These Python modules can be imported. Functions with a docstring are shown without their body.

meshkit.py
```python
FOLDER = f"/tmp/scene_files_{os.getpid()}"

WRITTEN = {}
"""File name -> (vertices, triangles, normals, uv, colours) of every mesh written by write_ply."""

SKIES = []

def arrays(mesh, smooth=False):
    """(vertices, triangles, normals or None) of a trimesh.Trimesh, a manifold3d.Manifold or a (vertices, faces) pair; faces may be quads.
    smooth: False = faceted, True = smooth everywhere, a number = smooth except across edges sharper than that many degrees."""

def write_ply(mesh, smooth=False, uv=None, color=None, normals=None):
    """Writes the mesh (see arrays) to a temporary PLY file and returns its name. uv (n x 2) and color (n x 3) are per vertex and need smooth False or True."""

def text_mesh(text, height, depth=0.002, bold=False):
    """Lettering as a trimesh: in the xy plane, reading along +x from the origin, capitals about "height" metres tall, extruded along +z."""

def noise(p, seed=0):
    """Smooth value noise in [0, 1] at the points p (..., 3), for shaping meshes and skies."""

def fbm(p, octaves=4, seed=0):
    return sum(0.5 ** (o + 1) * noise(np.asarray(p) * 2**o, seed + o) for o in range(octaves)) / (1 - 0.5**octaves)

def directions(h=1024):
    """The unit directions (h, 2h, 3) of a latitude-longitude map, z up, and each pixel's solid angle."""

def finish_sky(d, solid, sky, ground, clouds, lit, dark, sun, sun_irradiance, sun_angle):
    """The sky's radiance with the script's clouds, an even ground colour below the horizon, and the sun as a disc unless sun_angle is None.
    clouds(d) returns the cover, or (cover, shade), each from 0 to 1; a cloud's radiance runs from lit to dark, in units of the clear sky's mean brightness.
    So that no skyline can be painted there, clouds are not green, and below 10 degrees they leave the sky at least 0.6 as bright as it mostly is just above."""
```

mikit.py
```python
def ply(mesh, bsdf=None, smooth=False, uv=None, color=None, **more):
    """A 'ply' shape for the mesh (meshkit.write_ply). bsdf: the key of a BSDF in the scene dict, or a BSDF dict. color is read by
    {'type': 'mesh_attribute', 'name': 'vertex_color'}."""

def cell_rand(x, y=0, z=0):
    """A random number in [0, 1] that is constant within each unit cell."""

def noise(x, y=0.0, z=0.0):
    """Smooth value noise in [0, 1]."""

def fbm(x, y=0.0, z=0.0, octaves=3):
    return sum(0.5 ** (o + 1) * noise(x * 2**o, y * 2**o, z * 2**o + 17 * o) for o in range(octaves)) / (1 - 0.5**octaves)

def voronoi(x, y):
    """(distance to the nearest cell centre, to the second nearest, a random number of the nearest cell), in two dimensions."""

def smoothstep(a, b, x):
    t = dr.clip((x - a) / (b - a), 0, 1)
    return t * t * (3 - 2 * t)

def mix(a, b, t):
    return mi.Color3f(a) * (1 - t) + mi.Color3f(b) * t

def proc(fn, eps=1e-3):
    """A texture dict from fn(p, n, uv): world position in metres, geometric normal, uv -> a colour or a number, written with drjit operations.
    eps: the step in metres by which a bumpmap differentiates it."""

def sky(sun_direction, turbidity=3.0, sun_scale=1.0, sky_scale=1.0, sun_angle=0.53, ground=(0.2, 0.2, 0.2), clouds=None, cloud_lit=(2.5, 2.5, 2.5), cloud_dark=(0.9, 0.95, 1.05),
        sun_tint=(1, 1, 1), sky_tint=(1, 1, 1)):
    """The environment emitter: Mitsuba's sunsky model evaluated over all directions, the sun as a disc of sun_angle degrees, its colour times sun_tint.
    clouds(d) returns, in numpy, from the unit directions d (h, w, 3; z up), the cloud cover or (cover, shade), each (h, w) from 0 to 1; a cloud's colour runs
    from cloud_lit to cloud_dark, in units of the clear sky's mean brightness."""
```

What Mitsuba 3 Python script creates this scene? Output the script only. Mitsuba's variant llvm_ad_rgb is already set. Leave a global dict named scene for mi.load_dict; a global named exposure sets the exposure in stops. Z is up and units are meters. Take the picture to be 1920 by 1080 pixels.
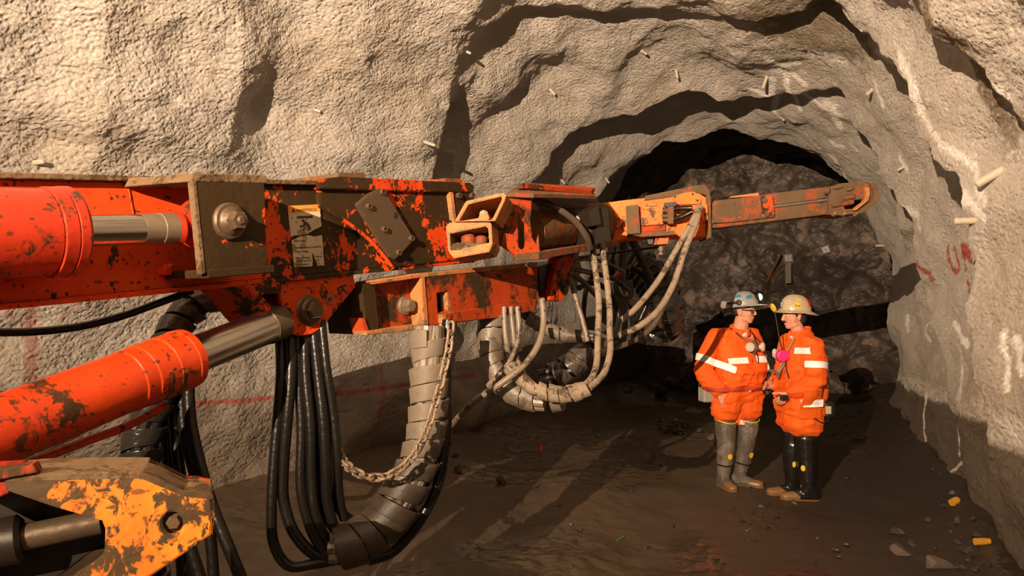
import math, random
import numpy as np
import trimesh, manifold3d, shapely
import shapely.geometry as sg
import drjit as dr
import mitsuba as mi
import mikit, meshkit
from mikit import fbm, noise, smoothstep, mix, proc, ply, cell_rand
T = mi.ScalarTransform4f
rng = np.random.default_rng(7)
scene, labels = {}, {}

# ------------------------------------------------------------------ camera, light, exposure
F = 1490.0                                   # focal length in pixels of the 1920 px frame
EYE = np.array([0.0, 0.0, 1.75])
PITCH = math.atan(15.0 / F)
FWD = np.array([0, math.cos(PITCH), math.sin(PITCH)])
UPV = np.array([0, -math.sin(PITCH), math.cos(PITCH)])
scene['camera'] = {'type': 'perspective', 'fov': 2 * math.degrees(math.atan(960 / F)), 'fov_axis': 'x', 'near_clip': 0.05, 'far_clip': 100.0,
                   'to_world': T().look_at(origin=EYE.tolist(), target=(EYE + FWD).tolist(), up=[0, 0, 1])}
exposure = 0.12


def spot(name, pos, target, rgb, cutoff=65.0, beam=45.0):
    scene[name] = {'type': 'spot', 'to_world': T().look_at(origin=list(pos), target=list(target), up=[0, 0, 1]),
                   'intensity': {'type': 'rgb', 'value': list(rgb)}, 'cutoff_angle': cutoff, 'beam_width': beam}


WARM = np.array([1.0, 0.725, 0.485])
spot('rig_work_lamp', (-2.65, -3.05, 3.5), (1.6, 9.0, 6.6), WARM * 920, 46, 12)      # the drill rig's work lamp, left of the boom
spot('rig_roof_lamp', (0.25, -0.4, 4.2), (1.3, 7.0, 1.2), WARM * 230, 60, 25)          # the second one, high above the camera



def P(px, py, d):
    """The point seen at a pixel of the photograph, at a depth of d metres."""
    return EYE + d * (FWD + np.array([(px - 960) / F, 0, 0]) + UPV * (540 - py) / F)


# ------------------------------------------------------------------ helpers
def numbered(name):
    if name not in labels and name not in scene and not any(k.startswith(name + '__') for k in scene):
        return name
    i = 1
    while f'{name}_{i:03d}' in labels or f'{name}_{i:03d}' in scene or any(k.startswith(f'{name}_{i:03d}__') for k in scene):
        i += 1
    return f'{name}_{i:03d}'


def numbered_part(key):
    if key not in scene:
        return key
    i = 1
    while f'{key}_{i:03d}' in scene:
        i += 1
    return f'{key}_{i:03d}'


def thing(name, label, cat, group=None):
    key = numbered(name)
    labels[key] = {'label': label, 'category': cat}
    if group:
        labels[key]['group'] = group
    return key


def part(parent, name, mesh, mat, smooth=35, label=None, kind=None, **kw):
    key = numbered_part(parent + '__' + name)
    scene[key] = ply(mesh, mat, smooth, **kw)
    d = {}
    if label:
        d['label'] = label
    if kind:
        d['kind'] = kind
    if d:
        labels[key] = d
    return key


def solo(name, mesh, mat, label, cat, smooth=35, group=None, **kw):
    key = thing(name, label, cat, group)
    scene[key] = ply(mesh, mat, smooth, **kw)
    return key


def struct(name, mesh, mat, label, smooth=True, **kw):
    scene[name] = ply(mesh, mat, smooth, **kw)
    labels[name] = {'label': label, 'kind': 'structure'}


def cat(ms):
    return trimesh.util.concatenate([tm(m) for m in ms])


def tm(m):
    if isinstance(m, manifold3d.Manifold):
        k = m.to_mesh()
        return trimesh.Trimesh(k.vert_properties[:, :3], k.tri_verts, process=False)
    return m


def unit(v):
    v = np.asarray(v, float)
    return v / np.linalg.norm(v)


def catmull(pts, n=12):
    """A smooth curve through the points."""
    p = np.asarray(pts, float)
    p = np.vstack([2 * p[0] - p[1], p, 2 * p[-1] - p[-2]])
    out = []
    for i in range(1, len(p) - 2):
        t = np.linspace(0, 1, n, endpoint=False)[:, None]
        a, b, c, d = p[i - 1], p[i], p[i + 1], p[i + 2]
        out.append(0.5 * (2 * b + (c - a) * t + (2 * a - 5 * b + 4 * c - d) * t**2 + (3 * b - a - 3 * c + d) * t**3))
    out.append(p[-2][None])
    return np.vstack(out)


def frames(path):
    """Tangents and rotation-minimising normals along a path."""
    t = np.gradient(path, axis=0)
    t /= np.linalg.norm(t, axis=1, keepdims=True) + 1e-12
    a = np.cross(t[0], [0, 0, 1.0])
    if np.linalg.norm(a) < 0.1:
        a = np.cross(t[0], [1.0, 0, 0])
    n = [unit(a)]
    for k in range(1, len(path)):
        v = n[-1] - t[k] * np.dot(n[-1], t[k])
        n.append(unit(v))
    n = np.array(n)
    return t, n, np.cross(t, n)


def tube(path, r, seg=10, cap=True):
    """A round tube along the path; r a number or one per point."""
    path = np.asarray(path, float)
    r = np.broadcast_to(np.asarray(r, float), len(path))
    t, n, b = frames(path)
    ang = np.arange(seg) * 2 * np.pi / seg
    ring = n[:, None] * np.cos(ang)[None, :, None] + b[:, None] * np.sin(ang)[None, :, None]
    v = (path[:, None] + ring * r[:, None, None]).reshape(-1, 3)
    f = []
    k = np.arange(seg)
    for i in range(len(path) - 1):
        a, c = i * seg + k, i * seg + (k + 1) % seg
        f += [np.stack([a, c, c + seg], 1), np.stack([a, c + seg, a + seg], 1)]
    f = np.vstack(f)
    if cap:
        m = len(v)
        v = np.vstack([v, path[:1], path[-1:]])
        f = np.vstack([f, np.stack([np.full(seg, m), (k + 1) % seg, k], 1), np.stack([np.full(seg, m + 1), (len(path) - 1) * seg + k, (len(path) - 1) * seg + (k + 1) % seg], 1)])
    return trimesh.Trimesh(v, f, process=False)


def lathe(p0, p1, prof, seg=32):
    """A turned solid between two points; prof = [(fraction along or metres if >1?, radius)...] with fractions of the length."""
    p0, p1 = np.asarray(p0, float), np.asarray(p1, float)
    z = unit(p1 - p0)
    x = np.cross(z, [0, 0, 1.0])
    x = unit(x) if np.linalg.norm(x) > 0.05 else np.array([1.0, 0, 0])
    y = np.cross(z, x)
    L = np.linalg.norm(p1 - p0)
    ang = np.arange(seg) * 2 * np.pi / seg
    v = []
    for s, r in prof:
        v.append(p0 + z * (s * L) + r * (np.cos(ang)[:, None] * x + np.sin(ang)[:, None] * y))
    v = np.vstack(v)
    k, f = np.arange(seg), []
    for i in range(len(prof) - 1):
        a, c = i * seg + k, i * seg + (k + 1) % seg
        f += [np.stack([a, c, c + seg], 1), np.stack([a, c + seg, a + seg], 1)]
    m, l = len(v), len(prof) - 1
    v = np.vstack([v, p0 + z * prof[0][0] * L, p0 + z * prof[-1][0] * L])
    f += [np.stack([np.full(seg, m), (k + 1) % seg, k], 1), np.stack([np.full(seg, m + 1), l * seg + k, l * seg + (k + 1) % seg], 1)]
    return trimesh.Trimesh(v, np.vstack(f), process=False)


def bsdf(key, color, rough=0.6, metal=0.0, spec=0.5, bump=None, bscale=1.0, coat=0.0, sheen=0.0, eps=1e-3):
    c = color if isinstance(color, dict) else {'type': 'rgb', 'value': list(color)}
    d = {'type': 'principled', 'base_color': c, 'roughness': rough, 'metallic': metal, 'specular': spec}
    if coat:
        d |= {'clearcoat': coat, 'clearcoat_gloss': 0.85}
    if sheen:
        d |= {'sheen': sheen}
    if bump is not None:
        d = {'type': 'bumpmap', 'arbitrary': proc(bump, eps), 'scale': bscale, 'bsdf': d}
    scene[key] = {'type': 'twosided', 'bsdf': d}


VC = {'type': 'mesh_attribute', 'name': 'vertex_color'}

# ------------------------------------------------------------------ the tunnel
AX = math.radians(25.0)
TA, TN = np.array([math.sin(AX), math.cos(AX)]), np.array([math.cos(AX), -math.sin(AX)])   # along and across the tunnel, in plan
ZS = 1.7                                                                                     # where the arch springs
KV = [-8, 0, 4.8, 6.5, 7.9, 8.4, 10.4, 11.4, 12.7, 13.2, 18.5]


def section(v):
    uL = np.interp(v, [-8, 0, 4.8, 8.4, 13.2, 18.5], [-5.3, -5.2, -4.88, -4.53, -4.45, -4.6])
    uR = np.interp(v, [-8, 0, 6.5, 7.9, 11.4, 12.7, 18.5], [1.3, 1.15, 0.67, 0.57, 0.28, 0.14, 0.10])
    H = np.interp(v, [-8, 0, 5, 8.35, 10.4, 13, 18.5], [5.2, 5.1, 5.0, 4.9, 4.6, 4.15, 4.2])
    return (uL + uR) / 2, (uR - uL) / 2, H


def profile(q, v):
    """Across, height and outward direction of the bare section at q (0 = foot of the left wall, 1 = foot of the right wall)."""
    c, w, H = section(v)
    th = np.pi * (1 - (q - 0.2) / 0.6)
    wall = (q < 0.2) | (q > 0.8)
    h = np.where(q < 0.5, q, 1 - q)
    zw = -0.25 + h / 0.2 * (ZS + 0.25)
    side = np.where(q < 0.5, -1.0, 1.0)
    u = np.where(wall, c + side * w, c + w * np.cos(th))
    z = np.where(wall, zw, ZS + (H - ZS) * np.sin(th))
    nu = np.where(wall, side, np.cos(th))
    nz = np.where(wall, 0.0, np.sin(th))
    return u, z, nu, nz


def to_world(u, v, z):
    return np.stack([u * TN[0] + v * TA[0], u * TN[1] + v * TA[1], z], -1)


def sstep(a, b, x):
    t = np.clip((x - a) / (b - a), 0, 1)
    return t * t * (3 - 2 * t)

#LIPS

def curve(pts):
    """v as a function of q through (q, v) pairs."""
    a = np.array(sorted(pts))
    return lambda q: np.interp(q, a[:, 0], a[:, 1])


# each blast round flares outward behind a lip that runs around the arch: (lip line v(q), flare depth by q, how far it decays)
LIPS = [
    (curve([(0.60, 5.6), (0.683, 5.55), (0.707, 5.43), (0.729, 5.26), (0.749, 5.0), (0.85, 4.6), (1, 4.5)]),
     [(0.62, 0), (0.69, .10), (0.74, .12), (0.80, .05), (0.9, 0)], 0.8),
    (curve([(0.15, 7.0), (0.24, 7.0), (0.28, 7.20), (0.315, 7.10), (0.338, 7.00), (0.386, 6.82), (0.414, 7.29), (0.452, 7.93), (0.515, 8.40), (0.601, 8.15), (0.644, 7.51),
            (0.682, 7.09), (0.711, 7.04), (0.753, 6.22), (0.782, 5.95), (0.843, 5.68), (1, 5.4)]),
     [(0.17, 0), (0.235, .42), (0.30, .36), (0.33, .12), (0.345, .04), (0.375, .10), (0.44, .13), (0.50, .10), (0.54, .05), (0.60, .30), (0.66, .42), (0.72, .62), (0.80, .62), (0.86, .34), (0.93, 0)], 1.2),
    (curve([(0.30, 7.8), (0.348, 8.08), (0.384, 8.12), (0.406, 8.28), (0.45, 8.9)]), [(0.325, 0), (0.35, .17), (0.39, .15), (0.42, 0)], 0.9),
    (curve([(0.15, 9.3), (0.26, 9.3), (0.30, 9.4), (0.35, 9.7), (0.383, 9.91), (0.422, 10.17), (0.484, 10.25), (0.524, 10.96), (0.58, 10.6), (0.628, 9.96), (0.654, 10.2), (0.727, 9.68),
            (0.753, 9.30), (0.792, 9.20), (0.838, 8.34), (1, 8.1)]),
     [(0.22, 0), (0.30, .18), (0.37, .34), (0.42, .60), (0.49, .70), (0.535, .26), (0.60, .16), (0.65, .32), (0.70, .52), (0.78, .58), (0.84, .40), (0.92, 0.06), (1, 0)], 1.3),
    (curve([(0, 13.2), (0.03, 13.2), (0.15, 11.9), (0.289, 11.75), (0.352, 11.78), (0.449, 12.7), (0.519, 12.8), (0.565, 13.1), (0.66, 12.9), (0.72, 12.9), (0.821, 12.4), (0.878, 12.6), (1, 12.5)]),
     [(0, .0), (0.20, .0), (0.27, .45), (0.36, .75), (0.5, .8), (0.62, .55), (0.75, .7), (1, .7)], 30.0),
]
END = curve([(0, 13.6), (0.1, 13.8), (0.2, 14.6), (0.27, 14.4), (0.34, 13.6), (0.449, 13.3), (0.519, 13.2), (0.565, 13.3), (0.66, 13.0), (0.72, 13.0), (0.821, 12.5), (0.878, 12.7), (1, 12.6)])
# single hollows and bulges: (q, v, size in metres along the arch, size along the tunnel, outward depth)
DENTS = [(0.295, 4.95, .14, .16, .06), (0.30, 4.55, .22, .35, -.05), (0.255, 6.35, .9, .75, -.16), (0.262, 3.6, .10, .9, .05), (0.273, 3.5, .22, .9, -.06),
         (0.615, 7.9, .35, .45, .30), (0.757, 10.75, .12, .28, .24), (0.34, 5.9, .6, .5, -.10), (0.37, 8.9, .6, .7, -.12), (0.56, 9.4, .7, .9, -.12), (0.47, 9.2, .7, .5, -.10),
         (0.68, 8.6, .45, .7, -.14), (0.77, 8.0, .4, .5, -.08), (0.74, 10.9, .35, .7, -.10), (0.11, 7.3, .45, .55, -.22), (0.06, 8.3, .35, .5, -.15), (0.13, 8.6, .5, .5, .18),
         (0.79, 6.9, .35, .3, .10), (0.45, 6.9, .5, .4, .12), (0.42, 6.3, .5, .4, -.10), (0.69, 6.4, .4, .5, -.06)]
GIRTH = 12.2


def outward(q, v, u, z):
    p = np.stack([u, v, z], -1)
    d = np.zeros_like(q)
    for line, amp, decay in LIPS:
        x = v - line(q) - 0.5 * (meshkit.fbm(p * 1.3 + 40, 4) - 0.5)
        a = np.interp(q, *np.array(amp).T) * (0.55 + 0.9 * meshkit.fbm(p * [0.9, 0.4, 0.9] + 77, 2))
        w = 0.20 + 0.75 * meshkit.fbm(p * 0.9 + 91, 2) ** 2
        w = w * (1 - 0.6 * sstep(0.6, 0.7, q))
        d += a * sstep(-0.12, w, x) * np.exp(-np.maximum(x - w, 0) / decay)
        if decay < 10:
            d -= 0.28 * a * np.exp(-(np.minimum(x, 0) / 0.55)**2) * (x < 0.0) + 0.28 * a * np.exp(-np.maximum(x, 0) / 0.10) * (x >= 0)
    for dq, dv, sq, sv, a in DENTS:
        d += a * np.exp(-((q - dq) * GIRTH / sq)**2 - ((v - dv) / sv)**2)
    rock = sstep(-0.05, 0.35, v - END(q))
    d += 0.42 * (meshkit.fbm(p * [0.75, 0.6, 0.75] + 3, 3) - 0.5)
    d += 0.21 * (meshkit.fbm(p * [2.2, 1.5, 2.2] + 11, 3) - 0.5)
    ripple = meshkit.fbm(np.stack([q * GIRTH * 0.55, v * 0.75 + 0.4 * u, z * 0], -1) + 33, 3)
    d -= 0.17 * (0.35 - np.abs(ripple - 0.5) * 2) * sstep(0.10, 0.26, q)
    d += (0.030 + 0.05 * rock) * (meshkit.fbm(p * 8.0 + 5, 2) - 0.5)
    d += (0.016 + 0.01 * rock) * np.minimum(meshkit.noise(p * 29.0, 9) - 0.5, 0.12)
    d += rock * 0.35 * (np.abs(meshkit.fbm(p * [1.3, 1.3, 0.7] + 21, 4) - 0.5) * 2 - 0.3)
    return d


def wall_point(q, v, off=0.0):
    """A point of the finished tunnel surface (moved off metres into the tunnel) and its inward direction."""
    q, v = np.atleast_1d(np.asarray(q, float)), np.atleast_1d(np.asarray(v, float))
    u, z, nu, nz = profile(q, v)
    d = outward(q, v, u, z) - off
    nrm = -np.stack([nu * TN[0], nu * TN[1], nz], -1)
    return to_world(u + nu * d, v, z + nz * d), nrm


qs = np.concatenate([np.linspace(0, 0.72, 560, endpoint=False), np.linspace(0.72, 0.96, 330, endpoint=False), np.linspace(0.96, 1, 30)])
vs = np.concatenate([np.linspace(-7, 2.2, 46, endpoint=False), np.linspace(2.2, 14.2, 640, endpoint=False), np.linspace(14.2, 18.4, 110)])
Q, V = np.meshgrid(qs, vs, indexing='ij')
U, Z, NU, NZ = profile(Q, V)
D = outward(Q, V, U, Z)
U2, Z2 = U + NU * D, Z + NZ * D
PTS = to_world(U2, V, Z2)
UVZ = np.stack([U2, V, Z2], -1)


def seg_dist(q, v, pts, width=None):
    """Distance in metres, on the unrolled arch, from (q, v) to a polyline of (q, v) points."""
    best = np.full(q.shape, 1e9)
    g = np.array([GIRTH, 1.0])
    for a, b in zip(pts[:-1], pts[1:]):
        a, b = np.array(a) * g, np.array(b) * g
        dx, dy = q * g[0] - a[0], v - a[1]
        e = b - a
        t = np.clip((dx * e[0] + dy * e[1]) / max(e @ e, 1e-9), 0, 1)
        best = np.minimum(best, np.hypot(dx - t * e[0], dy - t * e[1]))
    return best


def blend(c, new, m):
    return c * (1 - m[..., None]) + np.asarray(new) * m[..., None]


f1, f2, f3 = meshkit.fbm(UVZ * 1.1 + 60, 3), meshkit.fbm(UVZ * 5.0 + 70, 3), meshkit.fbm(UVZ * 18.0 + 80, 2)
COL = np.array([0.40, 0.37, 0.335]) * (0.80 + 0.28 * f1 + 0.16 * f2)[..., None]
COL = blend(COL, [0.31, 0.265, 0.205], 0.55 * sstep(0.5, 0.75, f1))
# damp, muddy feet of the walls
foot_l = sstep(1.55, 0.45, Z2 + 0.7 * (f1 - 0.5) + 0.5 * (f2 - 0.5)) * (Q < 0.5)
COL = blend(COL, [0.15, 0.115, 0.08], 0.80 * foot_l)
line_z = np.interp(V, [4, 6.3, 8, 10.5, 13], [1.0, 0.88, 0.76, 0.63, 0.58]) + 0.10 * (f2 - 0.5) + 0.10 * (f1 - 0.5)
foot_r = sstep(0.03, -0.05, Z2 - line_z) * (Q > 0.5)
COL = blend(COL, [0.075, 0.055, 0.038], 0.92 * foot_r)
damp_r = sstep(1.0, 0.0, Z2 - line_z) * (Q > 0.5) * sstep(0.35, 0.6, f1 + 0.1) * (Z2 > line_z)
COL = blend(COL, [0.22, 0.18, 0.13], 0.5 * damp_r)
MARKS = {
    'w1': [(0.6480, 7.45), (0.6480, 8.50), (0.6609, 8.37), (0.6866, 6.94), (0.7020, 6.70), (0.7084, 6.74)],
    'w2': [(0.7084, 6.74), (0.7200, 6.57), (0.7375, 6.19), (0.7520, 5.95), (0.7622, 5.71)],
    'w3': [(0.6814, 6.87), (0.6891, 6.81), (0.6994, 6.64), (0.7059, 6.68)],
    'w4': [(0.6171, 8.84), (0.6364, 8.67)],
    'l1': [(0.5683, 9.42), (0.5773, 9.81), (0.5901, 9.72)],
    'l2': [(0.5863, 9.98), (0.5979, 10.09)],
    'l3': [(0.5593, 9.94), (0.5799, 10.02), (0.5914, 10.90), (0.6146, 10.73)],
    'l4': [(0.6171, 10.66), (0.6261, 10.79)],
    'l5': [(0.6249, 10.94), (0.6313, 11.14)],
    'l6': [(0.5413, 10.49), (0.5644, 10.62), (0.5863, 11.33)],
    'l7': [(0.5683, 10.17), (0.5657, 10.58), (0.5567, 11.74), (0.5644, 11.89)],
    's1': [(0.6004, 9.31), (0.6223, 9.16)],
    's2': [(0.5953, 8.09), (0.5953, 8.91)],
    'l8': [(0.6146, 12.27), (0.6364, 11.95), (0.6519, 12.62)],
    'l9': [(0.6261, 11.65), (0.6403, 11.52)],
    'b1': [(0.6454, 11.33), (0.6660, 11.46), (0.6827, 11.37), (0.7174, 9.74), (0.7273, 9.62), (0.7396, 9.32), (0.7549, 8.89)],
    'd1': [(0.6596, 8.86), (0.6699, 8.95)],
    'd2': [(0.7033, 9.29), (0.7123, 9.25)],
    'p1': [(0.7309, 5.22), (0.7353, 5.54), (0.7440, 5.56)],
    'd3': [(0.7542, 6.12), (0.7622, 5.84), (0.7673, 5.74)],
    'r1': [(0.8160, 5.39), (0.8487, 5.18)],
    'r2': [(0.8189, 5.28), (0.8378, 5.09)],
    'r3': [(0.8204, 8.07), (0.8378, 7.69)],
    'r4': [(0.8356, 7.92), (0.8829, 7.53), (0.9258, 7.41), (0.9585, 8.09)],
    'r5': [(0.9280, 11.31), (0.9578, 11.35)],
    'r6': [(0.9120, 10.30), (0.9505, 9.53)],
    'r7': [(0.8211, 11.14), (0.8393, 11.11)],
    'r8': [(0.8298, 10.51), (0.8465, 10.36)],
    'red1': [(0.1183, 4.62), (0.1157, 4.99), (0.1131, 5.58), (0.1093, 6.21), (0.1119, 6.91), (0.1041, 8.74)],
    'red2': [(0.1980, 3.31), (0.1749, 3.33), (0.1440, 3.31)],
    'red3': [(0.1890, 3.51), (0.1993, 3.61)],
    'red4': [(0.1311, 6.66), (0.0836, 6.59), (0.0296, 6.74)],
    'red5': [(0.1980, 3.12), (0.1929, 3.18)],
    'n1': [(0.7702, 8.33), (0.7760, 8.28), (0.7825, 8.24), (0.7847, 8.11), (0.7840, 8.01)],
    'n2': [(0.7724, 8.16), (0.7782, 8.12), (0.7818, 8.07)],
    'n3': [(0.7825, 7.73), (0.7840, 7.73)],
    'n4': [(0.7716, 7.94), (0.7753, 7.92), (0.7804, 7.81)],
    'n5': [(0.7716, 7.92), (0.7760, 7.77), (0.7811, 7.56)],
    'n6': [(0.7760, 7.94), (0.7775, 7.69)],
    'n7': [(0.7905, 7.72), (0.7990, 7.60)],
    'n8': [(0.7745, 9.10), (0.7804, 8.93), (0.7833, 8.78)],
    'n9': [(0.7855, 8.80), (0.7869, 8.74)],
    'br': [(0.6853, 5.37), (0.7059, 5.24), (0.7222, 5.69), (0.7396, 5.56)],
    'wet': [(0.5927, 8.16), (0.5991, 8.76), (0.6159, 8.72)],
    'pale1': [(0.2944, 3.79), (0.2893, 4.06), (0.2854, 4.30)],
    'pale2': [(0.3201, 5.31), (0.3176, 5.97)],
}
fine = meshkit.noise(UVZ * 42.0, 3)
WHITE, RED, BROWN = [0.74, 0.72, 0.68], [0.30, 0.035, 0.022], [0.10, 0.068, 0.035]
# name: (colour, half width in metres, strength, how broken up)
STYLE = {'w1': (WHITE, .030, .9, .45), 'w2': (WHITE, .020, .7, .4), 'w3': (WHITE, .055, .95, .42), 'w4': (WHITE, .09, .7, .55), 's1': (WHITE, .12, .75, .60), 's2': (WHITE, .07, .75, .60),
         'b1': (WHITE, .028, .65, .4), 'd1': (WHITE, .045, .8, .35), 'd2': (WHITE, .035, .7, .4), 'p1': (WHITE, .10, .9, .55), 'd3': (WHITE, .030, .9, .3), 'r1': (WHITE, .022, .9, .35),
         'r2': (WHITE, .030, .8, .45), 'r3': (WHITE, .045, .9, .3), 'r4': (WHITE, .016, .6, .35), 'r5': (WHITE, .04, .75, .35), 'r6': (WHITE, .05, .8, .35), 'r7': (WHITE, .04, .7, .3), 'r8': (WHITE, .035, .7, .3),
         'l4': (WHITE, .09, .9, .40), 'red1': (RED, .026, .75, .42), 'red2': (RED, .045, .5, .45), 'red3': (RED, .02, .4, .45), 'red4': (RED, .022, .55, .48), 'red5': (RED, .03, .45, .5),
         'br': (BROWN, .13, .8, .42), 'wet': (BROWN, .42, .75, .30), 'pale1': (WHITE, .022, .25, .3), 'pale2': (WHITE, .020, .2, .3)}
for name, pts in MARKS.items():
    col, wd, amt, brk = STYLE.get(name, (WHITE, .045, .95, .34) if name[0] == 'l' else (RED, .022, .85, .40))
    near = (np.abs(Q - np.mean([p[0] for p in pts])) < 0.2)
    dist = np.full(Q.shape, 9.0)
    dist[near] = seg_dist(Q[near], V[near], pts)
    m = sstep(wd * 1.25, wd * 0.55, dist + wd * 0.9 * (f3 - 0.5)) * sstep(brk - 0.12, brk + 0.12, 0.55 * fine + 0.45 * f3 + 0.12)
    COL = blend(COL, col, amt * m)
band = sstep(0.11, 0.03, np.abs(Z2 - line_z - 0.05)) * (Q > 0.5) * sstep(0.40, 0.58, 0.5 * fine + 0.5 * f2 + 0.06)
COL = blend(COL, [0.50, 0.46, 0.42], 0.8 * band)
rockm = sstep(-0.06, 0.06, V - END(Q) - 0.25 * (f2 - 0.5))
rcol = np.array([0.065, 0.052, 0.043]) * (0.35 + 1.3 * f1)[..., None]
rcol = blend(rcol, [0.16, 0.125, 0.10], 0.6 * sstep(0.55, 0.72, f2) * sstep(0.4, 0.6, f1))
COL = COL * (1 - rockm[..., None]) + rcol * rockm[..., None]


def grid_faces(n, m):
    i = np.arange(n - 1)[:, None] * m + np.arange(m - 1)[None]
    i = i.ravel()
    return np.vstack([np.stack([i, i + m, i + m + 1], 1), np.stack([i, i + m + 1, i + 1], 1)])


def grid_normals(p):
    a, b = np.gradient(p, axis=0), np.gradient(p, axis=1)
    n = np.cross(a, b)
    return n / (np.linalg.norm(n, axis=-1, keepdims=True) + 1e-12)


def shell(name, p, nrm, col, mat, label):
    n, m = p.shape[:2]
    path = meshkit.write_ply((p.reshape(-1, 3), grid_faces(n, m)), False, None, np.clip(col, 0.005, 1).reshape(-1, 3), normals=nrm.reshape(-1, 3))
    scene[name] = {'type': 'ply', 'filename': path, 'face_normals': False, 'bsdf': {'type': 'ref', 'id': mat}}
    labels[name] = {'label': label, 'kind': 'structure'}


def spray_bump(p, n, uv):
    warp = noise(p.x * 9.0, p.y * 9.0, p.z * 9.0) * 1.5
    a = noise(p.x * 42.0 + warp, p.y * 42.0, p.z * 46.0 + warp)
    b = noise(p.x * 75.0, p.y * 75.0 + 9.0, p.z * 75.0)
    return dr.minimum(a, 0.62) * 0.75 + b * 0.25


bsdf('shotcrete', VC, rough=0.85, spec=0.25, bump=spray_bump, bscale=0.024)
bsdf('rock', VC, rough=0.50, spec=0.4, bump=lambda p, n, uv: noise(p.x * 9.0, p.y * 9.0, p.z * 9.0) * 0.6 + noise(p.x * 31.0, p.y * 31.0, p.z * 31.0) * 0.4, bscale=0.030)


def mud_rough(p, n, uv):
    w = noise(p.x * 0.9, p.y * 0.9) * 0.6 + noise(p.x * 3.1, p.y * 2.2) * 0.4
    return 0.62 - 0.42 * smoothstep(0.40, 0.60, w)


bsdf('mud', VC, spec=0.55, bump=lambda p, n, uv: fbm(p.x * 14.0, p.y * 14.0, p.z * 14.0, 3), bscale=0.022)
scene['mud']['bsdf']['bsdf']['roughness'] = proc(mud_rough)

NRM = grid_normals(PTS)
iq = [int(np.searchsorted(qs, x)) for x in (0.30, 0.70)]
for nm, a, b, lab in (('wall_left', 0, iq[0], 'grey-beige sprayed concrete wall behind the orange boom, red survey lines near its foot'),
                      ('ceiling', iq[0], iq[1], 'undulating sprayed concrete roof of the tunnel with dark hollows behind its ribs'),
                      ('wall_right', iq[1], len(qs) - 1, 'rippled sprayed concrete wall with white lime streaks and a dark muddy foot')):
    shell(nm, PTS[a:b + 1], NRM[a:b + 1], COL[a:b + 1], 'shotcrete', lab)

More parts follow.
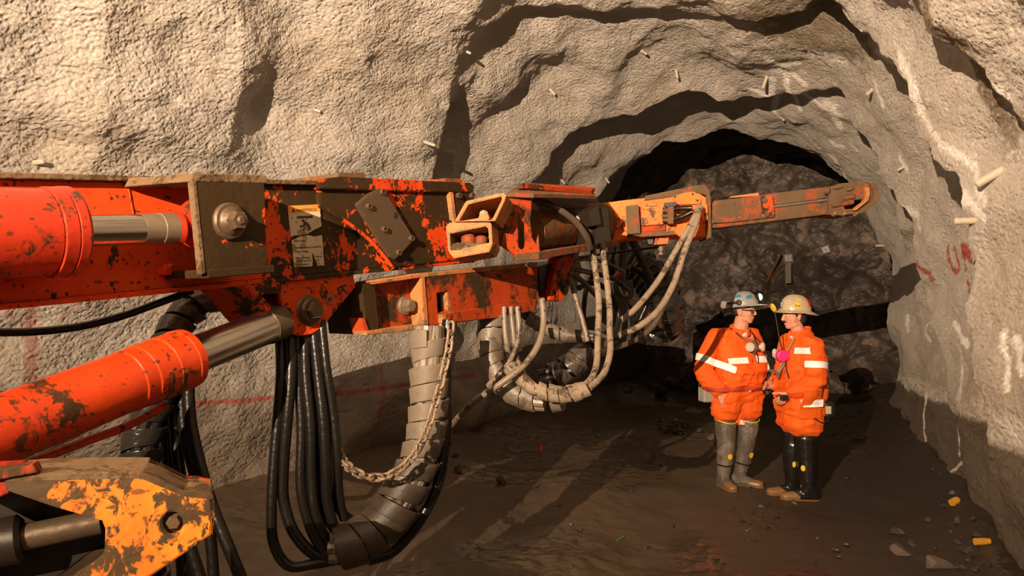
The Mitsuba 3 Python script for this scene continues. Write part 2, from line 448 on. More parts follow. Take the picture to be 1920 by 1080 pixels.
# the unlined rock face at the end
fu, fz = np.meshgrid(np.linspace(-6.2, 1.9, 420), np.linspace(-0.4, 6.2, 340), indexing='ij')
fp = np.stack([fu, fz * 0 + 3, fz], -1)
def blocks(p, f, seed):
    """Broken rock: flat facets of random tilt, one for each cell of a jittered grid."""
    from scipy.spatial import cKDTree
    r = np.random.default_rng(seed)
    lo, hi = p.reshape(-1, 3).min(0)[[0, 2]] - 1 / f, p.reshape(-1, 3).max(0)[[0, 2]] + 1 / f
    n = int((hi[0] - lo[0]) * (hi[1] - lo[1]) * f * f)
    c = r.uniform(lo, hi, (n, 2))
    h, g, tone = r.normal(0, .5, n), r.normal(0, .55, (n, 2)), r.uniform(0, 1, n)
    x = p.reshape(-1, 3)[:, [0, 2]] + 0.35 / f * np.stack([meshkit.fbm(p.reshape(-1, 3) * f * 2, 2, seed) - .5, meshkit.fbm(p.reshape(-1, 3) * f * 2, 2, seed + 3) - .5], 1)
    k = cKDTree(c).query(x)[1]
    d = x - c[k]
    return ((h[k] / f + (d * g[k]).sum(1)) * 0.5).reshape(p.shape[:2]), tone[k].reshape(p.shape[:2])


b1_, tone1 = blocks(fp, 1.6, 4)
b2_, tone2 = blocks(fp, 4.5, 5)
b3_, tone3 = blocks(fp, 11.0, 6)
fv = 16.3 - 1.0 * (meshkit.fbm(fp * 0.6 + 31, 3) - 0.5) + 0.22 * b1_ + 0.42 * b2_ + 0.6 * b3_ + 0.05 * (meshkit.fbm(fp * 9 + 14, 2) - 0.5)
from scipy.ndimage import gaussian_filter
fv = gaussian_filter(fv, 2.0) + 0.30 * (meshkit.fbm(fp * 2.4 + 44, 4) - 0.5)
fv = fv - 0.8 * sstep(1.2, -0.2, fz) ** 2
FP = to_world(fu, fv, fz)
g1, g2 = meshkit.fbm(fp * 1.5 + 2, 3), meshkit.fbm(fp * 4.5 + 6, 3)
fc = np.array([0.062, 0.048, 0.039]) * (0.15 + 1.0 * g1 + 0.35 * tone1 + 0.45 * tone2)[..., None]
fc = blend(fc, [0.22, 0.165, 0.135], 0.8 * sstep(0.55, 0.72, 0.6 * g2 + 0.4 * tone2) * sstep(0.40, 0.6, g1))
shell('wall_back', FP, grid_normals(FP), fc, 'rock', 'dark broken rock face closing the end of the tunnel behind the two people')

# the muddy floor
def floor_z(u, v):
    p = np.stack([u, v, u * 0], -1)
    c, w, H = section(v)
    z = 0.16 * (meshkit.fbm(p * [0.9, 0.55, 1] + 5, 3) - 0.5) + 0.05 * (meshkit.fbm(p * 3.0 + 9, 3) - 0.5) + 0.022 * (meshkit.fbm(p * 11.0, 2) - 0.5)
    z = z - 0.03 * np.exp(-((u + 1.6) / 0.25)**2) - 0.03 * np.exp(-((u + 3.3) / 0.25)**2)
    edge_l, edge_r = u - (c - w), (c + w) - u
    z = z + 0.22 * sstep(0.9, 0.0, edge_l) + 0.20 * sstep(0.6, 0.0, edge_r)
    near = np.exp(-((u + 1.5) / 1.1)**2 - ((v - 7.6) / 0.9)**2)      # trodden flat where the people stand
    return z * (1 - 0.75 * near)


def floor_at(x, y):
    u, v = x * TN[0] + y * TN[1], x * TA[0] + y * TA[1]
    return float(floor_z(np.array([u]), np.array([v]))[0])


gu, gv = np.meshgrid(np.linspace(-5.6, 1.7, 430), np.concatenate([np.linspace(-7, 2, 40, endpoint=False), np.linspace(2, 17.3, 700)]), indexing='ij')
gz = floor_z(gu, gv)
GP = to_world(gu, gv, gz)
gp = np.stack([gu, gv, gz], -1)
h1, h2 = meshkit.fbm(gp * [0.8, 0.6, 1] + 15, 3), meshkit.fbm(gp * 4.0 + 25, 3)
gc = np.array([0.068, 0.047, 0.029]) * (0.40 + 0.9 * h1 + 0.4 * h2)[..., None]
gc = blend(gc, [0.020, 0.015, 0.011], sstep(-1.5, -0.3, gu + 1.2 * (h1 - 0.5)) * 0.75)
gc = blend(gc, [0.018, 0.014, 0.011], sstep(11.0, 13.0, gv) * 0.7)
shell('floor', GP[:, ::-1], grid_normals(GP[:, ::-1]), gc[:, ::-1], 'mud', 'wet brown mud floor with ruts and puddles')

# ------------------------------------------------------------------ materials of the machine
BOOM_DIR = unit(np.array([(2030 - 960) / F, 0, 0]) + FWD + UPV * (540 - 377) / F)
BOOM_N = unit([BOOM_DIR[1], -BOOM_DIR[0], 0])
BOOM_O = P(0, 450, 2.6)


def worn(paint, paint2, dirt, lo, hi=None, freq=7.0, streak=None, soft=0.035):
    """Paint scraped and caked with dirt: lo = share of dirt at the rear of the boom, hi = at its front."""
    d, o = BOOM_DIR, BOOM_O
    hi = lo if hi is None else hi

    def fn(p, n, uv):
        a = (p.x - o[0]) * d[0] + (p.y - o[1]) * d[1] + (p.z - o[2]) * d[2]
        t = smoothstep(0.75, 1.35, a)
        th = 1 - (lo + (hi - lo) * t)
        w = noise(p.x * freq * 1.3 + 7, p.y * freq * 1.3, p.z * freq * 1.3) * 0.9
        x, y, z = p.x * freq + w, p.y * freq - w, p.z * freq * 0.75 + w
        q = noise(x, y, z) * 0.40 + noise(x * 2.7, y * 2.7, z * 2.3) * 0.26 + noise(x * 7.3, y * 7.3, z * 5.5) * 0.20 + noise(x * 19, y * 19, z * 15) * 0.14
        q = (q - 0.5) * 1.9 + 0.5
        m = smoothstep(th - soft, th + soft, q)
        g = noise(p.x * 3.0, p.y * 3.0, p.z * 3.0) * 0.6 + noise(p.x * 21, p.y * 21, p.z * 9) * 0.4
        speck = smoothstep(0.80, 0.86, noise(p.x * 60, p.y * 60, p.z * 60))
        base = mix(paint, paint2, g)
        base = mix(base, dirt, speck * 0.8)
        dd = mi.Color3f(dirt) * (0.65 + 0.7 * g)
        return mix(base, dd, m)
    return proc(fn)


OR, OR2 = (0.70, 0.078, 0.009), (0.42, 0.034, 0.006)
BR = (0.031, 0.017, 0.0065)
scuff = lambda p, n, uv: fbm(p.x * 45, p.y * 45, p.z * 45, 3)
bsdf('paint_boom', worn(OR, OR2, BR, 0.17, 0.66), rough=0.62, spec=0.18, bump=scuff, bscale=0.0022)
bsdf('paint_orange', worn(OR, OR2, BR, 0.33), rough=0.62, spec=0.18, bump=scuff, bscale=0.0022)
bsdf('paint_dark', worn(OR, OR2, BR, 0.80), rough=0.62, spec=0.18, bump=scuff, bscale=0.003)
bsdf('paint_red', worn((0.50, 0.034, 0.008), (0.26, 0.016, 0.006), (0.045, 0.02, 0.010), 0.33, freq=9.0, soft=0.13), rough=0.36, spec=0.5, bump=scuff, bscale=0.001)
bsdf('paint_lift', worn((0.66, 0.062, 0.008), (0.40, 0.028, 0.006), (0.05, 0.022, 0.010), 0.25, freq=9.0, soft=0.10), rough=0.36, spec=0.4, bump=scuff, bscale=0.001)
bsdf('paint_bright', worn((0.92, 0.20, 0.020), (0.70, 0.085, 0.010), (0.06, 0.03, 0.012), 0.26, freq=11.0), rough=0.5, spec=0.28, bump=scuff, bscale=0.002)
bsdf('paint_yellow', worn((0.85, 0.34, 0.035), (0.68, 0.09, 0.008), (0.060, 0.036, 0.016), 0.60, freq=12.0, soft=0.09), rough=0.5, spec=0.28, bump=scuff, bscale=0.003)
bsdf('paint_dull', worn((0.46, 0.058, 0.010), (0.22, 0.028, 0.008), (0.04, 0.022, 0.010), 0.40, freq=6.0, soft=0.16), rough=0.62, spec=0.18, bump=scuff, bscale=0.0022)
bsdf('paint_rust', worn((0.30, 0.052, 0.014), (0.15, 0.052, 0.024), (0.10, 0.062, 0.032), 0.60, freq=12.0), rough=0.62, spec=0.18, bump=scuff, bscale=0.003)
bsdf('lit_edge_dust', worn((0.48, 0.175, 0.060), (0.36, 0.14, 0.055), (0.20, 0.12, 0.06), 0.40, freq=14.0), rough=0.62, spec=0.18, bump=scuff, bscale=0.003)  # dusty orange, with the lit paleness of edges put into the colour
bsdf('dusty_top', worn((0.15, 0.10, 0.055), (0.11, 0.07, 0.038), (0.065, 0.04, 0.02), 0.45, freq=9.0), rough=0.9, spec=0.2, bump=scuff, bscale=0.01)
bsdf('steel', (0.10, 0.068, 0.042), rough=0.45, metal=0.4, bump=scuff, bscale=0.002)
bsdf('bare_steel', (0.27, 0.21, 0.15), rough=0.4, metal=0.6)
bsdf('chrome', (0.62, 0.57, 0.50), rough=0.22, metal=1.0)
bsdf('black_iron', (0.018, 0.013, 0.010), rough=0.38, spec=0.5)
bsdf('rubber_black', (0.008, 0.007, 0.006), rough=0.32, spec=0.42, bump=scuff, bscale=0.002)
bsdf('paper', worn((0.58, 0.50, 0.38), (0.48, 0.40, 0.29), (0.20, 0.13, 0.07), 0.28, freq=16.0), rough=0.7, spec=0.3)
bsdf('paper_orange', (0.68, 0.26, 0.045), rough=0.7, spec=0.3)
bsdf('ink', (0.075, 0.04, 0.022), rough=0.8, spec=0.2)


# ------------------------------------------------------------------ plates cut to an outline
class Frame:
    def __init__(self, o, a, n):
        self.n = unit(n)
        a = np.asarray(a, float)
        self.a = unit(a - self.n * (a @ self.n))
        self.c = np.cross(self.n, self.a)
        self.o = np.asarray(o, float)

    def at(self, px, py, b=0.0):
        """Where the line of sight through a pixel meets the plane b metres in front of this frame's face: (along, up)."""
        d = P(px, py, 1.0) - EYE
        t = ((self.o + self.n * b - EYE) @ self.n) / (d @ self.n)
        r = EYE + d * t - self.o
        return np.array([r @ self.a, r @ self.c])

    def w(self, s, t, b=0.0):
        return self.o + self.a * s + self.c * t + self.n * b

    def wp(self, px, py, b=0.0):
        return self.w(*self.at(px, py, b), b)

    def mat(self):
        m = np.eye(4)[:3]
        m[:, 0], m[:, 1], m[:, 2], m[:, 3] = self.a, self.c, self.n, self.o
        return m


def plate2(fr, pts, b0, b1, holes=(), bev=0.004, rnd=0.0):
    """A plate of the outline pts (along, up), from b0 to b1 in front of the frame, with stepped front edges."""
    cs = manifold3d.CrossSection([np.asarray(pts, float)], manifold3d.FillRule.NonZero)
    if cs.area() < 1e-9:
        cs = manifold3d.CrossSection([np.asarray(pts, float)[::-1]], manifold3d.FillRule.NonZero)
    if rnd:
        cs = cs.offset(-rnd, manifold3d.JoinType.Round).offset(rnd, manifold3d.JoinType.Round, circular_segments=20)
    for h in holes:
        k = manifold3d.CrossSection([np.asarray(h, float)], manifold3d.FillRule.NonZero)
        if k.area() < 1e-9:
            k = manifold3d.CrossSection([np.asarray(h, float)[::-1]], manifold3d.FillRule.NonZero)
        cs = cs - k
    h = b1 - b0
    bev = min(bev, h * 0.3)
    m = manifold3d.Manifold.extrude(cs, h - bev).translate([0, 0, b0])
    lay = cs.offset(-bev * 0.45, manifold3d.JoinType.Miter)
    m = m + manifold3d.Manifold.extrude(lay, h - bev * 0.45).translate([0, 0, b0])
    lay = cs.offset(-bev, manifold3d.JoinType.Miter)
    m = m + manifold3d.Manifold.extrude(lay, h).translate([0, 0, b0])
    return tm(m.transform(fr.mat()))


def plate(fr, pix, b0, b1, holes=(), bev=0.004, rnd=0.0):
    return plate2(fr, [fr.at(x, y, b1) for x, y in pix], b0, b1, [[fr.at(x, y, b1) for x, y in h] for h in holes], bev, rnd)


def hullpts(pts, r=0.0):
    """The convex solid of some points, its edges rounded by r."""
    if r:
        off = np.array([[x, y, z] for x in (-1, 0, 1) for y in (-1, 0, 1) for z in (-1, 0, 1) if abs(x) + abs(y) + abs(z) in (1,)], float) * r
        pts = (np.asarray(pts)[:, None] + off[None]).reshape(-1, 3)
    return tm(manifold3d.Manifold.hull_points(np.asarray(pts, float)))


def bar(fr, s0, s1, t0, t1, b0, b1, r=0.004):
    return hullpts([fr.w(s, t, b) for s in (s0 + r, s1 - r) for t in (t0 + r, t1 - r) for b in (b0 + r, b1 - r)], r)


def disc(fr, s, t, b0, b1, r, seg=28, bev=0.25):
    h = b1 - b0
    e = min(bev * h, 0.3 * r)
    return lathe(fr.w(s, t, b0), fr.w(s, t, b1), [(0, r), (1 - e / h, r), (1, r - e)], seg)


def hexhead(fr, s, t, b0, b1, r):
    return lathe(fr.w(s, t, b0), fr.w(s, t, b1), [(0, r), (0.8, r), (1, r * 0.82)], 6)


def bolt(parent, fr, px, py, b, r, h=None, mat='steel', name='bolt', washer=True):
    s, t = fr.at(px, py, b)
    h = h or r * 0.9
    ms = [hexhead(fr, s, t, b - 0.004, b + h, r)]
    if washer:
        ms.append(disc(fr, s, t, b - 0.004, b + h * 0.3, r * 1.35))
    return part(parent, name, cat(ms), mat, 25)


def socket_screw(parent, fr, px, py, b, r, h=0.02):
    """A cylinder-head screw with its hexagon socket."""
    s, t = fr.at(px, py, b)
    ang = np.arange(20) * np.pi / 10
    ring = [(s + r * math.cos(k), t + r * math.sin(k)) for k in ang]
    hexa = [(s + 0.52 * r * math.cos(k), t + 0.52 * r * math.sin(k)) for k in np.arange(6) * np.pi / 3]
    return part(parent, 'screw', cat([plate2(fr, ring, b, b + h, [hexa], bev=0.002), disc(fr, s, t, b - 0.01, b + h * 0.35, r * 0.9)]), 'steel', 25)


# ------------------------------------------------------------------ the drill rig: boom, cylinders, knuckle, feed
RIG = thing('drilling_rig', 'orange drilling rig arm with worn muddy paint, reaching in from the left edge', 'drilling rig')
BF = Frame(BOOM_O, BOOM_DIR, BOOM_N)

# the box beam with its flanges
top = lambda x: 328 + 0.0252 * x
bot = lambda x: 578 - 0.0990 * x
s0, s1 = BF.at(-260, 450)[0], BF.at(884, 420)[0]
tt, tb = BF.at(0, top(0))[1], BF.at(0, bot(0))[1]
BOOM = part(RIG, 'boom', bar(BF, s0, s1 - 0.02, tb + 0.012, tt - 0.012, -0.40, 0.0, 0.006), 'paint_boom', 25, 'orange box-section boom, bright at the rear and caked with brown mud in front')
part(BOOM, 'flange', bar(BF, s0, s1, tt - 0.014, tt + 0.006, -0.43, 0.035, 0.003), 'dusty_top', 25)
part(BOOM, 'flange', bar(BF, s0, s1, tb - 0.006, tb + 0.014, -0.42, 0.012, 0.003), 'paint_boom', 25)
part(BOOM, 'weld_seam', tube([BF.w(*BF.at(240 + k * 0.8, 346 + k * 4.4, 0), 0.0) for k in range(0, 30)], 0.004, 6), 'paint_boom')
# thicker sleeve plate at the front end, with its slanting edge
part(BOOM, 'sleeve_plate', plate(BF, [(598, 350), (882, 358), (880, 486), (737, 503), (724, 485), (692, 449), (652, 418), (600, 388)], -0.01, 0.022, bev=0.008), 'paint_boom', 25,
     'thick muddy side plate with a slanting edge')
part(BOOM, 'sleeve_top', plate(BF, [(596, 336), (640, 331), (884, 343), (889, 352), (889, 372), (882, 362), (600, 354)], -0.44, 0.05, bev=0.006), 'paint_boom', 25)
sl = [BF.wp(598, 386, 0.024), BF.wp(652, 418, 0.024), BF.wp(692, 449, 0.024), BF.wp(724, 485, 0.024), BF.wp(737, 503, 0.024)]
part(BOOM, 'weld_seam', tube(catmull(sl, 8), 0.009, 7), 'paint_orange')
part(BOOM, 'lug', plate(BF, [(632, 335), (636, 324), (684, 323), (688, 337)], -0.30, 0.02), 'paint_rust', 25)
part(BOOM, 'lug', plate(BF, [(832, 343), (836, 334), (866, 335), (869, 346)], -0.30, 0.03), 'paint_rust', 25)
part(BOOM, 'end_plate', plate(BF, [(846, 361), (886, 362), (893, 378), (886, 440), (850, 436)], 0.0, 0.045, bev=0.006), 'paint_dark', 25)
part(BOOM, 'end_plate_edge', plate(BF, [(844, 360), (850, 360), (857, 418), (852, 424)], 0.01, 0.052, bev=0.002), 'lit_edge_dust', 25)
for x, y in ((858, 367), (883, 367)):
    socket_screw(BOOM, BF, x, y, 0.045, 0.016, 0.022)
CP = part(RIG, 'cover_plate', plate(BF, [(710, 350), (727, 364), (774, 441), (776, 452), (742, 487), (733, 482), (675, 388), (673, 382)], 0.02, 0.052, bev=0.006), 'steel', 25, 'slanted dark steel cover plate held by screws')
for x, y in ((716, 360), (690, 387), (719, 430), (770, 447), (746, 474)):
    socket_screw(CP, BF, x, y, 0.052, 0.015, 0.018)
part(CP, 'hole', disc(BF, *BF.at(742, 404, 0.052), 0.046, 0.0535, 0.017), 'black_iron')

# the warning sign, torn across
def label_pt(u, v):
    """Up-right point of the sign: u across, v down, both 0..1."""
    a, b, c, d = (np.array(BF.at(x, y, 0.006)) for x, y in ((540, 386), (600, 383), (608, 498), (551, 501)))
    return (a * (1 - u) + b * u) * (1 - v) + (d * (1 - u) + c * u) * v


def label_piece(uv, b=0.006, th=0.002):
    return plate2(BF, [label_pt(u, v) for u, v in uv], b - th - 0.003, b, bev=0.0003)


def label_text(text, u, v, h, mat, bold=True, width=None):
    m = meshkit.text_mesh(text, h, 0.0008, bold)
    if width:
        m.vertices[:, 0] *= width / m.extents[0]
    o, ex, ey = label_pt(u, v), label_pt(1, v) - label_pt(0, v), label_pt(u, 0) - label_pt(u, 1)
    ex, ey = unit(ex), unit(ey)
    p = o + m.vertices[:, :1] * ex + m.vertices[:, 1:2] * ey
    m.vertices = BF.o + p[:, :1] * BF.a + p[:, 1:] * BF.c + BF.n * (0.0062 + m.vertices[:, 2:])
    return m


SIGN = part(RIG, 'warning_sign', cat([label_piece([(0, .12), (1, .12), (1, .36), (.74, .41), (.52, .475), (.12, .485), (0.01, .5), (0, .3)]),
                                      label_piece([(0.02, .56), (.14, .545), (.3, .50), (.55, .49), (.78, .52), (1, .50), (1, 1), (.78, 1), (.72, .90), (.66, .79), (.62, .80), (.63, .9), (.60, 1), (0.02, 1)])]),
            'paper', 25, 'torn paper warning sign with an orange header')
part(SIGN, 'header', label_piece([(0, 0), (1, 0), (1, .12), (0, .12)], 0.0062), 'paper_orange')
LW = np.linalg.norm(label_pt(1, 0) - label_pt(0, 0))
part(SIGN, 'lettering', cat([label_text('ADVERTENCIA', .25, .10, .0115, 0, True, LW * 0.62)]
                            + [label_text(t, u, v, .0085, 0, True, LW * w) for t, u, v, w in (('del brazo', .07, .59, .32), ('Puede causar lesiones', .07, .70, .84), ('corporales.', .08, .765, .42),
                                                                                        ('Fije el brazo', .08, .87, .47), ('antes', .72, .86, .2), ('de dar servicio', .08, .92, .48), ('en', .74, .915, .1), ('el equipo', .08, .975, .4))]), 'ink')
part(SIGN, 'pictogram', cat([label_piece(q, 0.0066) for q in ([(.09, .105), (.20, .105), (.145, .03)], [(.24, .175), (.73, .175), (.73, .215), (.24, .215)], [(.37, .235), (.44, .225), (.48, .25), (.44, .275), (.38, .265)],
                                                              [(.46, .26), (.56, .28), (.64, .36), (.66, .40), (.58, .42), (.52, .41), (.56, .38), (.50, .33), (.38, .36), (.30, .36), (.29, .33), (.40, .32)],
                                                              [(.42, .35), (.47, .35), (.44, .42), (.39, .41)])]), 'ink')

# clevis box in front of the boom, its pin, and the upper cylinder
CB = 0.28
CLEV = part(RIG, 'clevis', plate(BF, [(364, 338), (497, 335), (503, 503), (381, 514)], CB - 0.03, CB, bev=0.006), 'paint_dark', 25, 'muddy box bracket around a cylinder pin')
ctop = [BF.wp(362, 334, CB), BF.wp(499, 331, CB)]
s_l, s_r = BF.at(362, 334, CB)[0], BF.at(499, 331, CB)[0]
t_t, t_b = BF.at(420, 334, CB)[1], BF.at(440, 509, CB)[1]
part(CLEV, 'top_plate', hullpts([BF.w(s, t_t + dt, b) for s, b in ((s_l, CB), (s_r, CB), (s_r, -0.01), (BF.at(232, 345, 0)[0], -0.01), (BF.at(232, 345, 0)[0], 0.03)) for dt in (-0.012, 0.012)], 0.003), 'dusty_top', 25)
part(CLEV, 'bottom_plate', hullpts([BF.w(s, t_b + dt, b) for s, b in ((s_l + .03, CB), (s_r, CB), (s_r, -0.01), (s_l + .03, -0.01)) for dt in (-0.014, 0.010)], 0.003), 'paint_dark', 25)
part(CLEV, 'edge_strip', plate(BF, [(361, 336), (368, 336), (386, 513), (379, 514)], CB - 0.03, CB + 0.003, bev=0.002), 'dusty_top', 25)
ps, pt = BF.at(429, 415, CB)
PIN = part(CLEV, 'pin', cat([disc(BF, ps, pt, CB - 0.01, CB + 0.018, 0.070), disc(BF, ps, pt, CB, CB + 0.034, 0.054), disc(BF, ps, pt, CB, CB + 0.046, 0.045), hexhead(BF, ps, pt, CB, CB + 0.075, 0.040), disc(BF, ps, pt, CB, CB + 0.083, 0.017)]), 'steel', 25)
part(CLEV, 'pin_shaft', disc(BF, ps, pt, -0.01, CB, 0.045), 'steel')
part(CLEV, 'grease_nipple', cat([disc(BF, *BF.at(315, 508, 0.05), 0.0, 0.06, 0.016), disc(BF, *BF.at(326, 505, 0.05), 0.0, 0.05, 0.022)]), 'paint_orange')

UB = 0.165
UC = part(RIG, 'upper_cylinder', lathe(BF.w(BF.at(-330, 433, UB)[0], BF.at(135, 434, UB)[1], UB), BF.wp(137, 434, UB),
          [(0, .138), (.855, .140), (.860, .136), (.866, .147), (.926, .147), (.930, .142), (.936, .149), (.978, .149), (.994, .142), (1, .125), (1, .06)], 56), 'paint_red', 30, 'red hydraulic cylinder in front of the boom')
ra, rb = BF.wp(130, 434, UB), BF.w(BF.at(312, 429, UB)[0], BF.at(135, 434, UB)[1], UB)
part(UC, 'rod', lathe(ra, rb, [(0, .0535), (1, .0535)], 40), 'chrome', 30, 'bright steel piston rod')
part(UC, 'rod_collar', lathe(BF.w(BF.at(262, 429, UB)[0], BF.at(135, 434, UB)[1], UB), BF.w(BF.at(326, 429, UB)[0], BF.at(135, 434, UB)[1], UB), [(0, .0545), (.55, .0545), (.56, .0575), (.98, .0575), (1, .055)], 40), 'bare_steel', 30)
part(UC, 'rod_end', cat([lathe(BF.w(BF.at(322, 429, UB)[0], BF.at(135, 434, UB)[1], UB), BF.w(BF.at(346, 429, UB)[0], BF.at(135, 434, UB)[1], UB), [(0, .056), (.5, .062), (1, .05)], 32),
                         lathe(BF.w(ps - 0.02, pt, UB - 0.05), BF.w(ps - 0.02, pt, UB + 0.055), [(0, .085), (.06, .098), (.94, .098), (1, .085)], 40)]), 'paint_red', 30)

# lug under the boom with the lift cylinder
LUG = part(RIG, 'lift_lug', cat([plate(BF, [(522, 530), (663, 511), (668, 538), (648, 562), (620, 596), (604, 616), (586, 627), (566, 630), (549, 627), (538, 600), (526, 560)], -0.04, -0.005, bev=0.006),
                                 plate2(BF, [BF.at(x, y, -0.005) for x, y in ((522, 530), (663, 511), (668, 538), (620, 596), (586, 627), (549, 627), (526, 560))], -0.36, -0.32, bev=0.006)]), 'paint_orange', 25,
           'orange lug plates under the boom holding the lift cylinder')
part(LUG, 'web', hullpts([BF.w(*BF.at(x, y, 0), b) for x, y in ((455, 534), (524, 527), (524, 548), (474, 553)) for b in (-0.34, 0.005)], 0.003), 'paint_orange', 25)
part(LUG, 'web', plate(BF, [(474, 550), (486, 548), (524, 590), (547, 627), (538, 628), (508, 596)], -0.34, 0.0), 'paint_orange', 25)
ls, lt = BF.at(580, 582, 0)
part(LUG, 'pin', cat([disc(BF, ls, lt, -0.37, 0.012, 0.078), disc(BF, ls, lt, -0.01, 0.03, 0.062), hexhead(BF, ls, lt, 0, 0.055, 0.046)]), 'steel', 25)
part(LUG, 'ring', plate2(BF, [BF.at(620 + 7 * math.cos(k), 562 + 8.5 * math.sin(k), 0) for k in np.arange(18) * np.pi / 9], -0.006, 0.0, [[BF.at(620 + 5 * math.cos(k), 562 + 6.3 * math.sin(k), 0) for k in np.arange(18) * np.pi / 9]], bev=0.0005), 'bare_steel')
HA, HB = P(580, 582, 3.74), P(-130, 858, 2.24)
HL = np.linalg.norm(HB - HA)
def hfrac(px):
    """Fraction along the lift cylinder's axis at which it is seen at image column px."""
    ia, ib = 1 / 3.74, 1 / 2.24
    k = (580 - px) / 710.0
    i = ia + (ib - ia) * k
    return (1 / i - 3.74) / (2.24 - 3.74)
f0 = hfrac(352)
LC = part(RIG, 'lift_cylinder', lathe(HA + (HB - HA) * f0, HB, [(0, .07), (0, .106), (.010, .116), (.045, .119), (.05, .116), (.14, .117), (.145, .1135), (.24, .1145), (.245, .111), (.30, .112), (.305, .108), (1, .109)], 64), 'paint_lift', 30,
          'fat red lift cylinder slanting down to the left')
part(LC, 'rod', lathe(HA + (HB - HA) * hfrac(515), HA + (HB - HA) * (f0 + .02), [(0, .074), (1, .0755)], 44), 'chrome', 30, 'bright steel piston rod')
part(LC, 'rod_collar', lathe(HA + (HB - HA) * hfrac(528), HA + (HB - HA) * hfrac(500), [(0, .06), (.1, .079), (1, .079)], 44), 'steel', 30)
part(LC, 'rod_end', lathe(BF.w(ls, lt, -0.31), BF.w(ls, lt, -0.05), [(0, .09), (.05, .10), (.95, .10), (1, .09)], 36), 'paint_red', 30)
part(LC, 'oil_pipe', tube(catmull([P(312, 757, 3.14), P(296, 768, 3.12), P(240, 798, 2.98), P(160, 828, 2.8), P(80, 858, 2.62), P(0, 884, 2.45)], 8), 0.016, 10), 'paint_lift')

# fork of the lower arm, close to the camera
FF = Frame(P(200, 960, 2.0), [0.93, 0.36, 0.0], [0.36, -0.93, 0.06])
fork = [(3, 896), (59, 891), (190, 888), (267, 888), (293, 896), (344, 922), (367, 922), (396, 928), (400, 967), (396, 1003), (326, 1052), (281, 1082), (225, 1122), (60, 1150), (139, 1082), (176, 1058), (190, 1046), (196, 1028), (197, 992), (191, 977), (95, 949), (14, 921)]
FK = part(RIG, 'fork', plate(FF, fork, -0.05, 0.0, holes=[[(324 + 19 * math.cos(k), 981 + 21 * math.sin(k)) for k in np.arange(24) * np.pi / 12]], bev=0.006), 'paint_yellow', 25, 'scraped yellow-orange fork plate, nearest the camera')
fk = lambda pts, b0, b1: hullpts([FF.w(*FF.at(x, y, 0), b) for x, y in pts for b in (b0, b1)], 0.003)
part(FK, 'top_plate', cat([fk([(3, 896), (59, 891), (190, 888), (267, 888), (267, 896), (14, 902)], -0.30, -0.002), fk([(267, 888), (293, 896), (344, 922), (344, 930), (267, 897)], -0.20, -0.002),
                           fk([(344, 922), (367, 922), (396, 928), (396, 936), (344, 930)], -0.20, -0.002)]), 'dusty_top', 25)
part(FK, 'end_block', fk([(380, 932), (398, 932), (400, 967), (396, 1003), (380, 1010)], -0.2, -0.01), 'paint_yellow', 25)
part(FK, 'rear_plate', plate2(FF, [FF.at(x, y, 0) for x, y in fork], -0.28, -0.24), 'paint_dark', 25)
part(FK, 'web', fk([(-120, 930), (12, 925), (95, 953), (188, 982), (193, 1000), (190, 1040), (150, 1074), (60, 1140), (-120, 1140)], -0.262, -0.242), 'black_iron', 25)  # added black sheet, stands in for the shade inside the fork gap
part(FK, 'pin', cat([disc(FF, *FF.at(324, 981, 0), -0.26, -0.022, 0.03), hexhead(FF, *FF.at(325, 982, 0), -0.04, -0.006, 0.019)]), 'paint_rust', 25)
part(FK, 'cylinder_rod', lathe(FF.w(*FF.at(-90, 1058, 0), -0.15), FF.w(*FF.at(176, 1000, 0), -0.15), [(0, .034), (1, .034)], 28), 'steel')
part(FK, 'cylinder', lathe(FF.w(*FF.at(-160, 1072, 0), -0.15), FF.w(*FF.at(20, 1034, 0), -0.15), [(0, .06), (.94, .062), (1, .05)], 28), 'black_iron')
part(FK, 'upper_lip', fk([(-60, 890), (0, 882), (62, 872), (68, 884), (2, 896), (-60, 905)], -0.06, 0.01), 'paint_dull', 25)
part(FK, 'arm', fk([(-120, 900), (5, 893), (12, 925), (-20, 940), (-120, 940)], -0.28, -0.01), 'paint_red', 25)

# the carrier rail hung under the boom
RB = 0.06
RAIL = part(RIG, 'hose_rail', plate(BF, [(792, 519), (1008, 498), (1011, 560), (1004, 582), (930, 596), (803, 612)], RB - 0.03, RB, holes=[[(820, 550), (839, 547), (840, 583), (822, 587)]], bev=0.006), 'paint_dull', 25,
            'dull orange bracket box hung under the boom, hoses below it')
part(RAIL, 'flange', plate(BF, [(832, 590), (1006, 561), (1003, 582), (930, 596), (832, 606)], RB, RB + 0.03, bev=0.003), 'paint_dull', 25)
part(RAIL, 'flange_end', plate(BF, [(830, 590), (837, 589), (838, 605), (831, 606)], RB, RB + 0.034, bev=0.002), 'lit_edge_dust', 25)
part(RAIL, 'window_rim', plate(BF, [(838, 548), (842, 548), (846, 586), (841, 587)], RB - 0.05, RB + 0.002, bev=0.001), 'lit_edge_dust', 25)
part(RAIL, 'back_plate', plate(BF, [(700, 531), (775, 522), (780, 610), (712, 622)], -0.05, -0.02, bev=0.004), 'paint_dull', 25)
part(RAIL, 'end_post', plate(BF, [(678, 532), (703, 530), (712, 622), (690, 628)], -0.25, 0.03, bev=0.004), 'paint_dark', 25)
part(RAIL, 'end_edge', plate(BF, [(680, 596), (685, 597), (694, 624), (690, 628), (685, 625)], -0.05, 0.04, bev=0.003), 'paint_dull', 25)
part(RAIL, 'rim', plate(BF, [(790, 519), (797, 519), (804, 608), (799, 616), (745, 623), (688, 628), (690, 621), (742, 615), (795, 608)], -0.03, RB + 0.006, bev=0.004), 'lit_edge_dust', 25)
